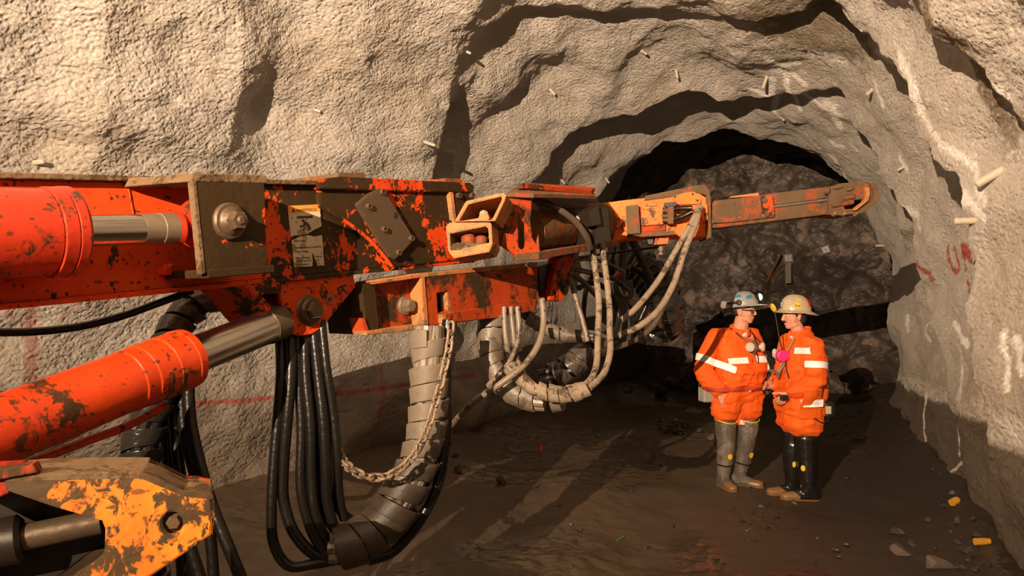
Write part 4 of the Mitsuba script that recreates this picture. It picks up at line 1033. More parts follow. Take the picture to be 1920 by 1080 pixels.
for lab, s, r, m in (('thin dark hose arching from the hanger plate into the gloom', [(1075, 490, 5.6), (1100, 486, 5.8), (1135, 492, 6.0), (1170, 510, 6.2)], .014, 'hose_brown'),
                     ('thin dark hose below the arching one', [(1078, 505, 5.6), (1110, 512, 5.8), (1150, 522, 6.0), (1180, 545, 6.2)], .018, 'rubber_black'),
                     ('thin dark hose slanting to the valve block', [(1070, 512, 5.6), (1095, 530, 5.7), (1120, 556, 5.9), (1145, 580, 6.1)], .020, 'hose_brown'),
                     ('black hose looping around the valve block', [(1085, 540, 6.0), (1108, 530, 6.1), (1140, 545, 6.15), (1160, 590, 6.2), (1150, 640, 6.1)], .022, 'rubber_black'),
                     ('dark hose rising behind the two upright hoses', [(1096, 640, 6.2), (1094, 590, 6.2), (1100, 540, 6.2), (1120, 500, 6.3)], .020, 'rubber_black'),
                     ('dark hose drooping beside the ribbed duct', [(1180, 500, 6.7), (1210, 520, 6.8), (1215, 560, 6.8), (1200, 600, 6.8)], .026, 'rubber_black')):
    hose(s, r, m, lab, GH)
bundle('thin dark hoses bound together, seen left of the bracket box', path_px([(600, 560, 4.3), (640, 566, 4.4), (690, 574, 4.6), (740, 580, 4.8)]), (0.034, 0.034), 0.5, 0.05, 'wrap_dark', 'hose_grey', 5, 3)

# ------------------------------------------------------------------ the two people
def cloth_fn(p, n, uv):
    g = noise(p.x * 6.0, p.y * 6.0, p.z * 6.0)
    st = smoothstep(0.74, 0.86, noise(p.x * 11.0, p.y * 11.0, p.z * 11.0) * 0.75 + noise(p.x * 50.0, p.y * 50.0, p.z * 50.0) * 0.25)
    return mix(mix((0.85, 0.135, 0.012), (0.72, 0.095, 0.008), g), (0.25, 0.06, 0.02), st * 0.6)


bsdf('coverall', proc(cloth_fn), rough=0.75, spec=0.3, sheen=0.3, bump=lambda p, n, uv: fbm(p.x * 30, p.y * 30, p.z * 30, 2), bscale=0.004)
bsdf('tape', (0.85, 0.86, 0.88), rough=0.35, spec=0.6)
bsdf('skin', (0.60, 0.29, 0.19), rough=0.5, spec=0.4)
bsdf('hair', (0.020, 0.014, 0.010), rough=0.5)
bsdf('shell_grey', (0.30, 0.29, 0.27), rough=0.22, spec=0.55, coat=0.4)
bsdf('shell_tan', (0.46, 0.38, 0.25), rough=0.20, spec=0.55, coat=0.4)
bsdf('blue_tape', (0.03, 0.19, 0.46), rough=0.5)
bsdf('yellow', (0.78, 0.52, 0.04), rough=0.45)
bsdf('red_tape', (0.55, 0.035, 0.015), rough=0.5)
bsdf('black_plastic', (0.014, 0.013, 0.012), rough=0.4)
bsdf('boot_grey', worn((0.105, 0.088, 0.072), (0.07, 0.057, 0.046), (0.17, 0.14, 0.115), 0.42, freq=6.0, soft=0.15), rough=0.6, bump=scuff, bscale=0.003)
bsdf('boot_black', (0.011, 0.010, 0.009), rough=0.25, spec=0.5, bump=scuff, bscale=0.003)
bsdf('toe_brown', (0.22, 0.125, 0.05), rough=0.35, spec=0.5)
bsdf('belt_red', (0.50, 0.055, 0.025), rough=0.5)
bsdf('white_cloth', (0.74, 0.74, 0.76), rough=0.8)
bsdf('rubber_grey', (0.10, 0.085, 0.07), rough=0.5)
bsdf('filter_pale', (0.50, 0.44, 0.35), rough=0.6)
bsdf('magenta', (0.70, 0.025, 0.20), rough=0.5)
bsdf('lens', (0.10, 0.08, 0.07), rough=0.08, spec=0.6)
bsdf('eye_white', (0.7, 0.66, 0.62), rough=0.3)
bsdf('strap_tan', (0.30, 0.22, 0.14), rough=0.7)
bsdf('lip', (0.42, 0.13, 0.09), rough=0.5)

ICO = trimesh.creation.icosphere(1, 1.0).vertices


def ball(p, r):
    return np.asarray(p, float) + ICO * np.asarray(r, float)


def hull(*balls):
    return manifold3d.Manifold.hull_points(np.vstack([ball(p, r) for p, r in balls]))


def blob(pieces, edge, rounds=8, wrinkle=None):
    """One continuous surface from overlapping convex pieces, rounded off."""
    m = manifold3d.Manifold.batch_boolean(pieces, manifold3d.OpType.Add).refine_to_length(edge)
    t = tm(m)
    t.merge_vertices()
    trimesh.smoothing.filter_taubin(t, lamb=0.5, nu=0.51, iterations=rounds)
    if wrinkle is not None:
        n = t.vertex_normals
        t.vertices = t.vertices + n * wrinkle(t.vertices)[:, None]
    return t


def chain_of(pts):
    return [hull(pts[i], pts[i + 1]) for i in range(len(pts) - 1)]


class Body:
    """Body coordinates: x to the person's left, -y the way the trunk faces, z up from the soles; yaw turns it about z."""

    def __init__(self, origin, yaw):
        c, s = math.cos(yaw), math.sin(yaw)
        self.R = np.array([[c, -s, 0], [s, c, 0], [0, 0, 1.0]])
        self.o = np.asarray(origin, float)

    def out(self, m):
        m = tm(m).copy()
        m.vertices = m.vertices @ self.R.T + self.o
        return m


def rotz(m, a, c=(0, 0, 0)):
    m = tm(m).copy()
    R = np.array([[math.cos(a), -math.sin(a), 0], [math.sin(a), math.cos(a), 0], [0, 0, 1]])
    m.vertices = (m.vertices - c) @ R.T + c
    return m


def head_pieces(c, yaw, tilt=0.0, heavy=1.0):
    """A head facing -y, turned by yaw: skull, jaw, nose, lips, brow, ears. c is its middle."""
    def h(*b):
        return [(np.array(p), r) for p, r in b]
    P_ = [h(((0, .015, .045), (.076, .092, .075)), ((0, -.01, .0), (.070, .082, .09))),
          h(((0, -.035, -.02), (.062 * heavy, .055, .06)), ((0, -.062, -.088), (.030 * heavy, .026, .022))),
          h(((0, -.02, -.07), (.055 * heavy, .05, .035)), ((0, -.062, -.088), (.030 * heavy, .026, .022))),
          h(((0, -.088, .028), .010), ((0, -.112, -.020), .0135)), h(((0, -.112, -.020), .0135), ((.011, -.098, -.024), .009), ((-.011, -.098, -.024), .009)),
          h(((-.036, -.078, .036), .013), ((.036, -.078, .036), .013), ((0, -.088, .038), .011)),
          h(((-.018, -.083, -.050), .009), ((.018, -.083, -.050), .009), ((0, -.092, -.049), .0095)), h(((-.016, -.082, -.062), .009), ((.016, -.082, -.062), .009), ((0, -.090, -.063), .0095)),
          h(((.040, -.066, -.012), .020), ((.055, -.03, -.02), .02)), h(((-.040, -.066, -.012), .020), ((-.055, -.03, -.02), .02)),
          h(((.078, .012, .015), (.010, .018, .026)), ((.076, .006, -.022), (.008, .012, .014))), h(((-.078, .012, .015), (.010, .018, .026)), ((-.076, .006, -.022), (.008, .012, .014)))]
    m = [hull(*p) for p in P_]
    return [k.rotate([math.degrees(tilt), 0, 0]).rotate([0, 0, math.degrees(yaw)]).translate(list(c)) for k in m]


def hand_pieces(wrist, d, palm, side, curl=0.5, thumb=0.5, size=1.0, spread=1.0):
    """A hand from the wrist: d towards the fingers, palm the way the palm faces, side the way the thumb lies; fingers curl towards the palm."""
    d = unit(d)
    palm = unit(np.asarray(palm, float) - d * np.dot(palm, d))
    s = np.cross(palm, d)
    s = s if np.dot(s, side) > 0 else -s
    w = np.asarray(wrist, float)
    L = 0.088 * size
    ps = [hull((w, .024), (w + d * .02, .024)), hull((w + d * .02 + s * .018, .016), (w + d * .02 - s * .018, .016), (w + d * L + s * .030, .0125), (w + d * L - s * .030, .0115))]
    for k, (off, ln, r) in enumerate(((.030, .072, .0092), (.010, .080, .0095), (-.010, .074, .0090), (-.030, .058, .0080))):
        p = w + d * (L - .006) + s * off * spread
        dirv, pts = d, [(p, r)]
        for j, fr in enumerate((.46, .30, .24)):
            a = curl * (0.55, 0.85, 0.6)[j]
            dirv = unit(dirv * math.cos(a) + palm * math.sin(a))
            p = p + dirv * ln * fr * size
            pts.append((p, r * (1 - .08 * (j + 1))))
        ps += chain_of(pts)
    p = w + d * .022 + s * .020 + palm * .006
    dv = unit(d * .65 + s * .75 + palm * .25 * thumb)
    pts = [(p, .0145)]
    for ln, bend in ((.040, .0), (.032, .35), (.024, .3)):
        dv = unit(dv + (d * .6 + palm * thumb * .5) * bend)
        p = p + dv * ln * size
        pts.append((p, .0105))
    return ps + chain_of(pts)


def patch(mesh, grid_o, grid_d, off=0.007, limit=None):
    """A thin strip laid over the cloth: rays from the grid of origins along the grid of directions."""
    n, m = grid_o.shape[:2]
    o, d = grid_o.reshape(-1, 3), grid_d.reshape(-1, 3)
    d = d / np.linalg.norm(d, axis=1, keepdims=True)
    loc, ri, ti = mesh.ray.intersects_location(o, d, multiple_hits=False)
    t = np.full(len(o), np.nan)
    t[ri] = np.einsum('ij,ij->i', loc - o[ri], d[ri])
    bad = np.isnan(t)
    if bad.any():
        t[bad] = np.interp(np.flatnonzero(bad), np.flatnonzero(~bad), t[~bad])
    t = t.reshape(n, m)
    if n > 2 and m > 4:
        from scipy.ndimage import gaussian_filter, minimum_filter
        t = gaussian_filter(minimum_filter(t, 3, mode='nearest'), 0.7, mode='nearest')
    p = grid_o + d.reshape(n, m, 3) * (t - off)[..., None]
    q = grid_o + d.reshape(n, m, 3) * (t + 0.004)[..., None]
    v = np.vstack([p.reshape(-1, 3), q.reshape(-1, 3)])
    f = grid_faces(n, m)
    k = n * m
    idx = np.arange(k).reshape(n, m)
    rim = np.concatenate([idx[0, :], idx[1:, -1], idx[-1, -2::-1], idx[-2:0:-1, 0]])
    nx = np.roll(rim, -1)
    f = np.vstack([f, f[:, ::-1] + k, np.stack([rim, rim + k, nx + k], 1), np.stack([rim, nx + k, nx], 1)])
    t_ = trimesh.Trimesh(v, f, process=False)
    trimesh.repair.fix_normals(t_)
    return t_


def front_patch(mesh, x0, x1, z0, z1, y=-0.8, slope=0.0, toward=(0, 1, 0), nx=16, nz=6):
    gx, gz = np.meshgrid(np.linspace(x0, x1, nx), np.linspace(z0, z1, nz), indexing='ij')
    o = np.stack([gx, gx * 0 + y, gz + slope * (gx - x0)], -1)
    return patch(mesh, o, np.broadcast_to(np.array(toward, float), o.shape))


def ring_patch(mesh, p0, p1, frac0, frac1, a0, a1, ref, n=22, reach=0.3, skew=0.0):
    """A band round a limb from p0 to p1, between two fractions of its length and two angles measured from ref."""
    p0, p1 = np.asarray(p0, float), np.asarray(p1, float)
    z = unit(p1 - p0)
    x = unit(np.asarray(ref, float) - z * np.dot(ref, z))
    y = np.cross(z, x)
    ga, gf = np.meshgrid(np.linspace(a0, a1, n), np.linspace(frac0, frac1, 5), indexing='ij')
    c = p0 + (p1 - p0) * (gf + skew * (ga - a0))[..., None]
    r = np.cos(ga)[..., None] * x + np.sin(ga)[..., None] * y
    return patch(mesh, c + r * reach, -r)


def helmet_mesh(rx, ry, h, brim, thick=0.006, seg=48, ridge=0.0, drop=0.0):
    """A hard hat facing -y: dome of half axes rx, ry and height h, brim width brim(angle), angle 0 at the front."""
    ang = np.arange(seg) * 2 * np.pi / seg
    rows = []
    for e in (90, 78, 64, 50, 36, 22, 10, 0):
        c, s = math.cos(math.radians(e)), math.sin(math.radians(e))
        k = c**0.85 if c > 1e-6 else 0.0
        x, y = rx * k * np.sin(ang), -ry * k * np.cos(ang)
        z = h * s + ridge * np.exp(-(x / 0.018)**2) * (s > 0.35) * min(1, (1 - s) * 6 + .3)
        rows.append(np.stack([x, y, z], 1))
    for f in (0.25, 0.6, 1.0):
        b = np.array([brim(a if a <= np.pi else a - 2 * np.pi) for a in ang])
        x, y = (rx + b * f) * np.sin(ang), -(ry + b * f) * np.cos(ang)
        rows.append(np.stack([x, y, -drop * f * b / max(b.max(), 1e-6) - 0.004 * f], 1))
    outer = np.array(rows)
    inner = outer.copy()
    inner[:8] *= np.array([1 - thick / rx, 1 - thick / ry, 1 - thick / h])
    inner[8:, :, 2] -= thick * 0.7
    v = np.vstack([outer.reshape(-1, 3), inner.reshape(-1, 3)])
    R, f = len(outer), []
    k = np.arange(seg)
    for i in range(R - 1):
        a, c = i * seg + k, i * seg + (k + 1) % seg
        f += [np.stack([a, a + seg, c + seg], 1), np.stack([a, c + seg, c], 1)]
        o = R * seg
        f += [np.stack([a + o, c + seg + o, a + seg + o], 1), np.stack([a + o, c + o, c + seg + o], 1)]
    a, c, o = (R - 1) * seg + k, (R - 1) * seg + (k + 1) % seg, R * seg
    f += [np.stack([a, a + o, c + o], 1), np.stack([a, c + o, c], 1)]
    t = trimesh.Trimesh(v, np.vstack(f), process=False)
    t.merge_vertices()
    t.update_faces(t.nondegenerate_faces())
    trimesh.repair.fix_normals(t)
    return t


def move(m, yaw, c, tilt=0.0):
    m = tm(m).copy()
    ct, st = math.cos(tilt), math.sin(tilt)
    R1 = np.array([[1, 0, 0], [0, ct, -st], [0, st, ct]])
    R2 = np.array([[math.cos(yaw), -math.sin(yaw), 0], [math.sin(yaw), math.cos(yaw), 0], [0, 0, 1]])
    m.vertices = m.vertices @ R1.T @ R2.T + np.asarray(c, float)
    return m


def folds(seed, a=0.010, f=(9, 9, 5)):
    def w(v):
        q = meshkit.fbm(v * np.array(f) + seed, 3, seed)
        r = 1 - np.abs(meshkit.fbm(v * np.array([7.0, 7.0, 14.0]) + seed * 3.1, 2, seed + 5) - 0.5) * 4
        return a * (q - 0.5) * 1.2 + a * 1.5 * np.clip(r, 0, 1)**1.5 * meshkit.noise(v * 3.0, seed)
    return w


def boot(hip, knee, ankle, toe_dir, top_r, sole_z, ankle_r=0.052, foot=0.25):
    """Leg of a rubber boot from its top edge down to the foot: (leg mesh, foot mesh, sole mesh)."""
    td = unit([toe_dir[0], toe_dir[1], 0])
    sd = np.array([-td[1], td[0], 0])
    ax, ay, _ = ankle
    z = sole_z
    leg = chain_of([(hip, top_r), (np.array(knee), top_r * 0.84), ((np.array(knee) + np.array(ankle)) / 2 + [0, 0, -.02], top_r * 0.74), (ankle, ankle_r)])
    a = np.array([ax, ay, 0.0])
    heel, ball_, toe = a - td * .055, a + td * .09, a + td * (foot - .075)
    ft = [hull((heel + [0, 0, z + .048], .042), (ankle, ankle_r), (a + td * .03 + [0, 0, z + .06], .050)), hull((a + td * .02 + [0, 0, z + .055], .050), (ball_ + [0, 0, z + .045], (.050, .050, .044)), (heel + [0, 0, z + .045], .040)),
          ]
    tc = [hull((ball_ + [0, 0, z + .042], (.052, .052, .042)), (toe + [0, 0, z + .036], (.046, .046, .036)), (toe + sd * .012 + [0, 0, z + .032], (.036, .036, .032)), (toe - sd * .012 + [0, 0, z + .032], (.036, .036, .032)))]
    so = [hull(*[(p + [0, 0, z + .010], (r, r, .010)) for p, r in ((heel, .042), (a + td * .02, .042), (ball_, .052), (toe, .048))])]
    return blob(leg + ft, 0.018, 4), blob(tc, 0.014, 3), blob(so, 0.02, 1)


# ============ the person on the left, seen from the front
D1 = 7.4
g1 = P(1382, 540, D1)
z1 = floor_at(g1[0], g1[1]) - 0.012
B1 = Body([g1[0], g1[1], z1], math.radians(16))
M1 = thing('person', 'person in orange coveralls facing us, hand in pocket, grey helmet with lit headlamp', 'person')
HY = math.radians(46)                                     # the head turns to the other person
NECK = np.array([0.03, 0.0, 1.46])
HC = np.array([0.045, -0.03, 1.625])
rs, rel, rw = (-.215, .02, 1.375), (-.335, .03, 1.085), (-.235, -.085, .885)       # right arm, its hand in the pocket
lsh, lel, lw = (.185, .05, 1.375), (.285, .12, 1.10), (.290, .10, .865)
skin1 = chain_of([(NECK - [0, 0, .06], .072), (NECK, .069), (HC + [0, .012, -.065], .066)]) + head_pieces(HC, HY, 0.02, 1.28)
skin1 += [hull(((-.12, 0, 1.36), .06), ((.12, 0, 1.36), .06), ((0, 0, 1.1), (.12, .09, .1))), hull(((0, 0, 1.1), (.12, .09, .1)), ((0, 0, .9), (.12, .09, .09)))]
skin1 += chain_of([((-.12, 0, 1.36), .06), (rs, .055), (rel, .042), (rw, .030)]) + chain_of([((.12, 0, 1.36), .06), (lsh, .055), (lel, .042), (lw, .030)])
for sx, kx, ax_ in ((-1, -.125, -.150), (1, .075, .030)):
    skin1 += chain_of([((sx * .08, 0, .88), .09), ((sx * .095, -.01, .5), .05), ((ax_, 0, .12), .035)])
skin1 += hand_pieces(rw, (.42, -.22, -.9), (.35, .9, 0), (.55, -.5, .6), curl=0.35, thumb=.2)
skin1 += hand_pieces(lw, (.05, -.12, -1), (-1, .1, 0), (-.1, -1, 0), curl=0.75, thumb=.8)
part(M1, 'body', B1.out(blob(skin1, 0.0085, 3)), 'skin', 60)

suit = [hull(((-.12, .01, 1.27), (.125, .135, .12)), ((.12, .02, 1.27), (.125, .135, .12)), ((-.16, .02, 1.365), .080), ((.155, .03, 1.365), .080)),
        hull(((-.15, .02, 1.375), .075), ((.145, .03, 1.375), .075), ((NECK[0], .02, 1.43), (.075, .078, .05))),
        hull(((-.12, .01, 1.27), (.125, .135, .12)), ((.12, .02, 1.27), (.125, .135, .12)), ((-.085, -.05, 1.08), (.145, .165, .13)), ((.095, -.05, 1.08), (.145, .165, .13))),
        hull(((-.085, -.05, 1.08), (.145, .165, .13)), ((.095, -.05, 1.08), (.145, .165, .13)), ((-.075, -.015, .945), (.135, .150, .05)), ((.085, -.015, .945), (.135, .150, .05))),
        hull(((-.075, -.01, .935), (.130, .140, .04)), ((.085, -.01, .935), (.130, .140, .04)), ((-.09, .0, .83), (.145, .155, .07)), ((.095, .0, .83), (.145, .155, .07)))]
suit += [hull(((-.10, 0, .84), (.140, .150, .08)), ((-.125, -.015, .705), (.120, .125, .085)), ((-.125, -.015, .655), (.094, .10, .035))),
         hull(((.105, 0, .84), (.140, .150, .08)), ((.100, -.015, .705), (.120, .125, .085)), ((.100, -.015, .655), (.094, .10, .035))), hull(((-.04, -.03, .74), .07), ((.04, -.03, .74), .07), ((-.005, -.05, .60), .035))]
suit += chain_of([(rs, .085), ((-.30, .02, 1.22), .088), (rel, .082), ((-.29, -.03, .98), .074), ((-.255, -.065, .925), .062)])
suit += chain_of([(lsh, .085), ((.25, .08, 1.22), .085), (lel, .075), ((.29, .11, .98), .065), ((.29, .10, .905), .056)])
S1 = blob(suit, 0.014, 10, folds(3, 0.028))
part(M1, 'coverall', B1.out(S1), 'coverall', 70)
CO = M1 + '__coverall'
tp = lambda m, lab=None: part(CO, 'reflective_tape', B1.out(m), 'tape', 60)
tp(front_patch(S1, -.185, -.010, 1.150, 1.203, slope=0.06))
tp(front_patch(S1, .085, .205, 1.165, 1.222, slope=-0.04))
tp(ring_patch(S1, rs, rel, .60, .80, -0.95, 2.2, (0, -1, 0)))
tp(ring_patch(S1, lsh, lel, .62, .82, -2.2, 0.9, (0, -1, 0)))
tp(front_patch(S1, -.03, .035, .592, .632, slope=-0.2))
part(CO, 'zip_flap', B1.out(front_patch(S1, .038, .075, .97, 1.33, nx=4, nz=24)), 'coverall', 60)
# collar, shirt
def collar(c, r0, r1, h, gap, lean, th=0.012, seg=30, dir0=-math.pi / 2):
    a = np.linspace(dir0 + gap, dir0 + 2 * math.pi - gap, seg)
    v = []
    for k in a:
        u = np.array([math.cos(k), math.sin(k), 0])
        d = 0.5 * (1 + math.cos(k - dir0))
        base, topp = c + u * r0 - np.array([0, 0, 0.035 * d]), c + u * r1 + np.array([0, 0, h - 0.05 * d])
        v.append([base - u * th / 2, topp - u * th / 2, topp + u * th / 2 + np.array([0, 0, -.004]), base + u * (th / 2 + lean)])
    v = np.array(v).reshape(-1, 3)
    f = []
    for i in range(seg - 1):
        for j in range(4):
            p, q = i * 4 + j, i * 4 + (j + 1) % 4
            f += [[p, q, q + 4], [p, q + 4, p + 4]]
    f += [[0, 2, 1], [0, 3, 2], [(seg - 1) * 4, (seg - 1) * 4 + 1, (seg - 1) * 4 + 2], [(seg - 1) * 4, (seg - 1) * 4 + 2, (seg - 1) * 4 + 3]]
    t = trimesh.Trimesh(v, f, process=False)
    trimesh.repair.fix_normals(t)
    return t
part(CO, 'collar', B1.out(collar(NECK + [0, .005, -.035], .082, .088, .085, .32, .01)), 'coverall', 60)
part(M1, 'shirt', B1.out(collar(NECK + [0, .0, -.035], .070, .070, .055, .05, .0)), 'white_cloth', 60)
# belt with eyelets and buckle
zb = .918
belt = ring_patch(S1, (.005, -.015, .80), (.005, -.015, 1.04), .42, .58, -2.6, 2.6, (0, -1, 0), 60, 0.6)
BELT = part(M1, 'belt', B1.out(belt), 'belt_red', 60, 'red belt with steel eyelets')
for k, xx in enumerate((-.085, -.038, .010, .095, .125)):
    o = np.array([[[xx + dx, -.8, zb - .004 + dz] for dz in (-.012, -.004, .004, .012)] for dx in (-.012, -.004, .004, .012)])
    part(BELT, 'eyelet', B1.out(patch(S1, o, np.broadcast_to(np.array([0, 1.0, 0]), o.shape), 0.018)), 'chrome', 30)
part(BELT, 'buckle', B1.out(front_patch(S1, .048, .082, zb - .024, zb + .022, nx=5, nz=5)), 'chrome', 30)
part(BELT, 'pouch', B1.out(hullpts([(.19 + dx, .0 + dy, .93 + dz) for dx in (0, .07) for dy in (-.05, .05) for dz in (-.025, .035)], .008)), 'belt_red', 30)
part(BELT, 'lamp_battery', B1.out(hullpts([(-.335 + dx, .06 + dy, .80 + dz) for dx in (0, .09) for dy in (-.05, .05) for dz in (0, .14)], .01)), 'shell_grey', 30)
part(BELT, 'battery_cap', B1.out(hullpts([(-.338 + dx, .058 + dy, .925 + dz) for dx in (0, .095) for dy in (-.05, .05) for dz in (0, .02)], .008)), 'chrome', 30)
# boots with rolled tops
for i, (hip, knee, ankle, td) in enumerate((((-.126, -.01, .565), (-.142, -.035, .40), (-.150, .0, .12), (-.05, -1, 0)), ((.105, -.01, .565), (.070, -.03, .40), (.022, .0, .12), (.85, -.75, 0)))):
    lg, tc, so = boot(hip, knee, ankle, td, .098, 0.0)
    lg.vertices += lg.vertex_normals * (folds(20 + i, .007)(lg.vertices) * (lg.vertices[:, 2] > .08))[:, None]
    bt = part(M1, 'boot', B1.out(lg), 'boot_grey', 60, 'grey rubber thigh boot with a yellow rim')
    part(bt, 'toe_cap', B1.out(tc), 'toe_brown', 60)
    part(bt, 'sole', B1.out(so), 'toe_brown', 40)
    mid = np.array(knee) * .72 + np.array(ankle) * .28
    part(bt, 'knee_patch', B1.out(patch(lg, np.array([[[mid[0] + (.005 if i == 0 else .028) + .023 * r * math.cos(a), -.5, mid[2] - .02 + .027 * r * math.sin(a)] for a in np.arange(17) * np.pi / 8] for r in (.15, .4, .7, 1)]), np.broadcast_to(np.array([0, 1.0, 0]), (4, 17, 3)), .005)), 'yellow', 60)
    rim = np.array([[hip[0] + .101 * math.cos(a), hip[1] + .103 * math.sin(a), hip[2] + .050 + .012 * math.cos(2 * a)] for a in np.arange(41) * np.pi / 20])
    part(bt, 'rim', B1.out(tube(rim, .0055, 8)), 'yellow', 60)
    part(bt, 'strap', B1.out(ring_patch(lg, knee, ankle, .62, .66, -1.5, 1.5, (0, -1, 0), 20, .3)), 'boot_black', 60)
# helmet with its lamp
HT = HC + np.array([0, 0, .055])
hm = helmet_mesh(.112, .138, .130, lambda a: 0.006 + 0.075 * max(0, math.cos(a))**1.6, ridge=.007, drop=.012)
HM = part(M1, 'helmet', B1.out(move(hm, HY, HT, -0.12)), 'shell_grey', 50, 'grey miner helmet with blue tape')
ex = lambda m: B1.out(move(m, HY, HT, -0.12))
def helmet_patch(mesh, a0, a1, e0, e1, n=10, m=6, skew=0.0):
    """A sticker on a dome: azimuth from the front towards the left, elevation, in degrees."""
    ga, ge = np.meshgrid(np.radians(np.linspace(a0, a1, n)), np.radians(np.linspace(e0, e1, m)), indexing='ij')
    ge = ge + skew * (ga - ga[0, 0])
    d = np.stack([np.sin(ga) * np.cos(ge), -np.cos(ga) * np.cos(ge), np.sin(ge)], -1)
    return patch(mesh, d * 0.4, -d, 0.0025)
for a0, a1, e0, e1, sk in ((-116, -84, 40, 53, .0), (-58, -28, 25, 39, .1)):
    part(HM, 'blue_tape', ex(helmet_patch(hm, a0, a1, e0, e1, skew=sk)), 'blue_tape', 50)
LP = part(HM, 'headlamp', ex(lathe((0, -.118, .058), (0, -.158, .062), [(0, .020), (.3, .026), (.8, .034), (1, .034)], 24)), 'black_plastic', 30)
lamp_key = LP
k_ = numbered_part(HM + '__lit_lens')
scene[k_] = ply(ex(lathe((0, -.156, .062), (0, -.182, .0640), [(0, .031), (.35, .030), (.7, .022), (1, .006)], 24)), 'lens', 30)
scene[k_]['emitter'] = {'type': 'area', 'radiance': {'type': 'rgb', 'value': [60, 50, 36]}}
part(HM, 'ear_defender_arm', ex(cat([lathe((-.105, .01, .03), (-.128, .01, .03), [(0, .024), (.7, .026), (1, .018)], 20), tube(catmull([(-.122, .01, .03), (-.130, .06, .035), (-.118, .115, .03)], 6), .010, 8)])), 'black_plastic', 30)
part(HM, 'ear_defender', ex(lathe((-.085, .128, .025), (-.128, .165, .025), [(0, .034), (.4, .038), (.9, .034), (1, .022)], 24)), 'shell_grey', 30)
part(HM, 'sweat_band', ex(lathe((0, 0, -.028), (0, 0, -.004), [(0, .096), (1, .100)], 30)), 'black_plastic', 30)
# safety glasses
GL_ = [(-.072, -.035, .012), (-.066, -.082, .014), (-.03, -.100, .014), (0, -.104, .016), (.03, -.100, .014), (.066, -.082, .014), (.072, -.035, .012)]
gm = lambda m: B1.out(move(m, HY, HC, 0.02))
GS = part(M1, 'safety_glasses', gm(cat([tube(catmull(GL_, 5), .0042, 7), tube([(-.082, .02, .016), (-.076, -.035, .013), (-.068, -.080, .014)], .0045, 7), tube([(.082, .02, .016), (.076, -.035, .013), (.068, -.080, .014)], .0045, 7)])), 'black_plastic', 40)
for s in (-1, 1):
    part(GS, 'lens', gm(hullpts([(s * .012, -.103, .012), (s * .012, -.104, -.010), (s * .035, -.099, -.018), (s * .060, -.084, -.012), (s * .064, -.082, .012), (s * .036, -.099, .014)], .0015)), 'lens', 40)
    part(part(M1, 'eye', gm(trimesh.creation.icosphere(2, .0105).apply_translation((s * .031, -.0745, .007))), 'eye_white', True), 'iris', gm(trimesh.creation.icosphere(2, .0055).apply_translation((s * .031, -.0810, .007))), 'hair', True)
part(M1, 'mouth', gm(hullpts([(-.022, -.0935, -.0555), (.022, -.0935, -.0555), (0, -.1025, -.0555)], .0025)), 'lip', 40)
part(M1, 'hair', gm(blob([hull(((0, .055, .015), (.068, .056, .05)), ((0, .045, -.03), (.055, .05, .02)))], .014, 3)), 'hair', 60)
# half mask on the chest
RC = np.array([.058, -.185, 1.305])
RESP = part(M1, 'respirator', B1.out(blob([hull((RC, (.036, .030, .040)), (RC + [0, -.03, -.01], .026), (RC + [0, -.005, .045], .018)), hull((RC + [0, 0, -.03], .028), (RC + [0, .0, -.055], .018))], .010, 3)), 'rubber_grey', 60, 'grey half mask with two round filters hanging on the chest')
for s, mt in ((-1, 'filter_pale'), (1, 'filter_pale')):
    c0, dv = RC + np.array([s * .040, -.02, 0]), unit([s * .75, -.65, 0.05])
    part(RESP, 'filter', B1.out(cat([lathe(c0, c0 + dv * .048, [(0, .020), (.3, .022), (.35, .040), (.9, .042), (1, .036)], 28), lathe(c0 + dv * .047, c0 + dv * .052, [(0, .034), (1, .030)], 28)])), mt, 30)
st = lambda pts, r, mat='black_plastic', nm='strap': part(RESP, nm, B1.out(tube(catmull([np.array(p) for p in pts], 8), r, 7)), mat, 40)
st([(-.07, .0, 1.47), (-.045, -.10, 1.41), (.02, -.175, 1.34), RC], .006)
st([(.12, .02, 1.455), (.115, -.08, 1.42), (.085, -.17, 1.34), RC], .005)
st([RC + [-.02, .01, -.05], (.035, -.185, 1.20), (.045, -.205, 1.165), (.075, -.205, 1.155), (.098, -.195, 1.175), (.09, -.185, 1.24), RC + [.02, .01, -.05]], .0045)
part(HM, 'lamp_cord', B1.out(tube(catmull([np.array(p) for p in ((.12, .10, 1.55), (.13, .03, 1.44), (.17, -.085, 1.36), (.205, -.125, 1.25), (.225, -.11, 1.1), (.23, -.05, .98))], 8), .0045, 7)), 'black_plastic', 40)

# ============ the person on the right, in profile
D2 = 7.02
g2 = P(1498, 540, D2)
z2 = floor_at(g2[0], g2[1]) - 0.012
B2 = Body([g2[0], g2[1], z2], math.radians(-82))
M2 = thing('person', 'person in a long orange coat seen from the side, tan helmet, black boots', 'person')
NK = np.array([0.0, -.005, 1.46])
H2 = np.array([0.0, -.045, 1.605])
l_s, l_e, l_w = (.20, .0, 1.355), (.255, .015, 1.075), (.16, -.185, .945)
r_s, r_e, r_w = (-.19, .0, 1.355), (-.235, -.02, 1.08), (-.08, -.215, .985)
sk2 = chain_of([(NK - [0, 0, .06], .06), (NK, .058), (H2 + [0, .01, -.07], .056)]) + head_pieces(H2, 0.0, 0.10, 1.2)
sk2 += [hull(((-.12, 0, 1.34), .06), ((.12, 0, 1.34), .06), ((0, 0, 1.1), (.12, .09, .1))), hull(((0, 0, 1.1), (.12, .09, .1)), ((0, 0, .9), (.12, .09, .09)))]
sk2 += chain_of([((-.12, 0, 1.34), .06), (r_s, .05), (r_e, .04), (r_w, .030)]) + chain_of([((.12, 0, 1.34), .06), (l_s, .05), (l_e, .04), (l_w, .030)])
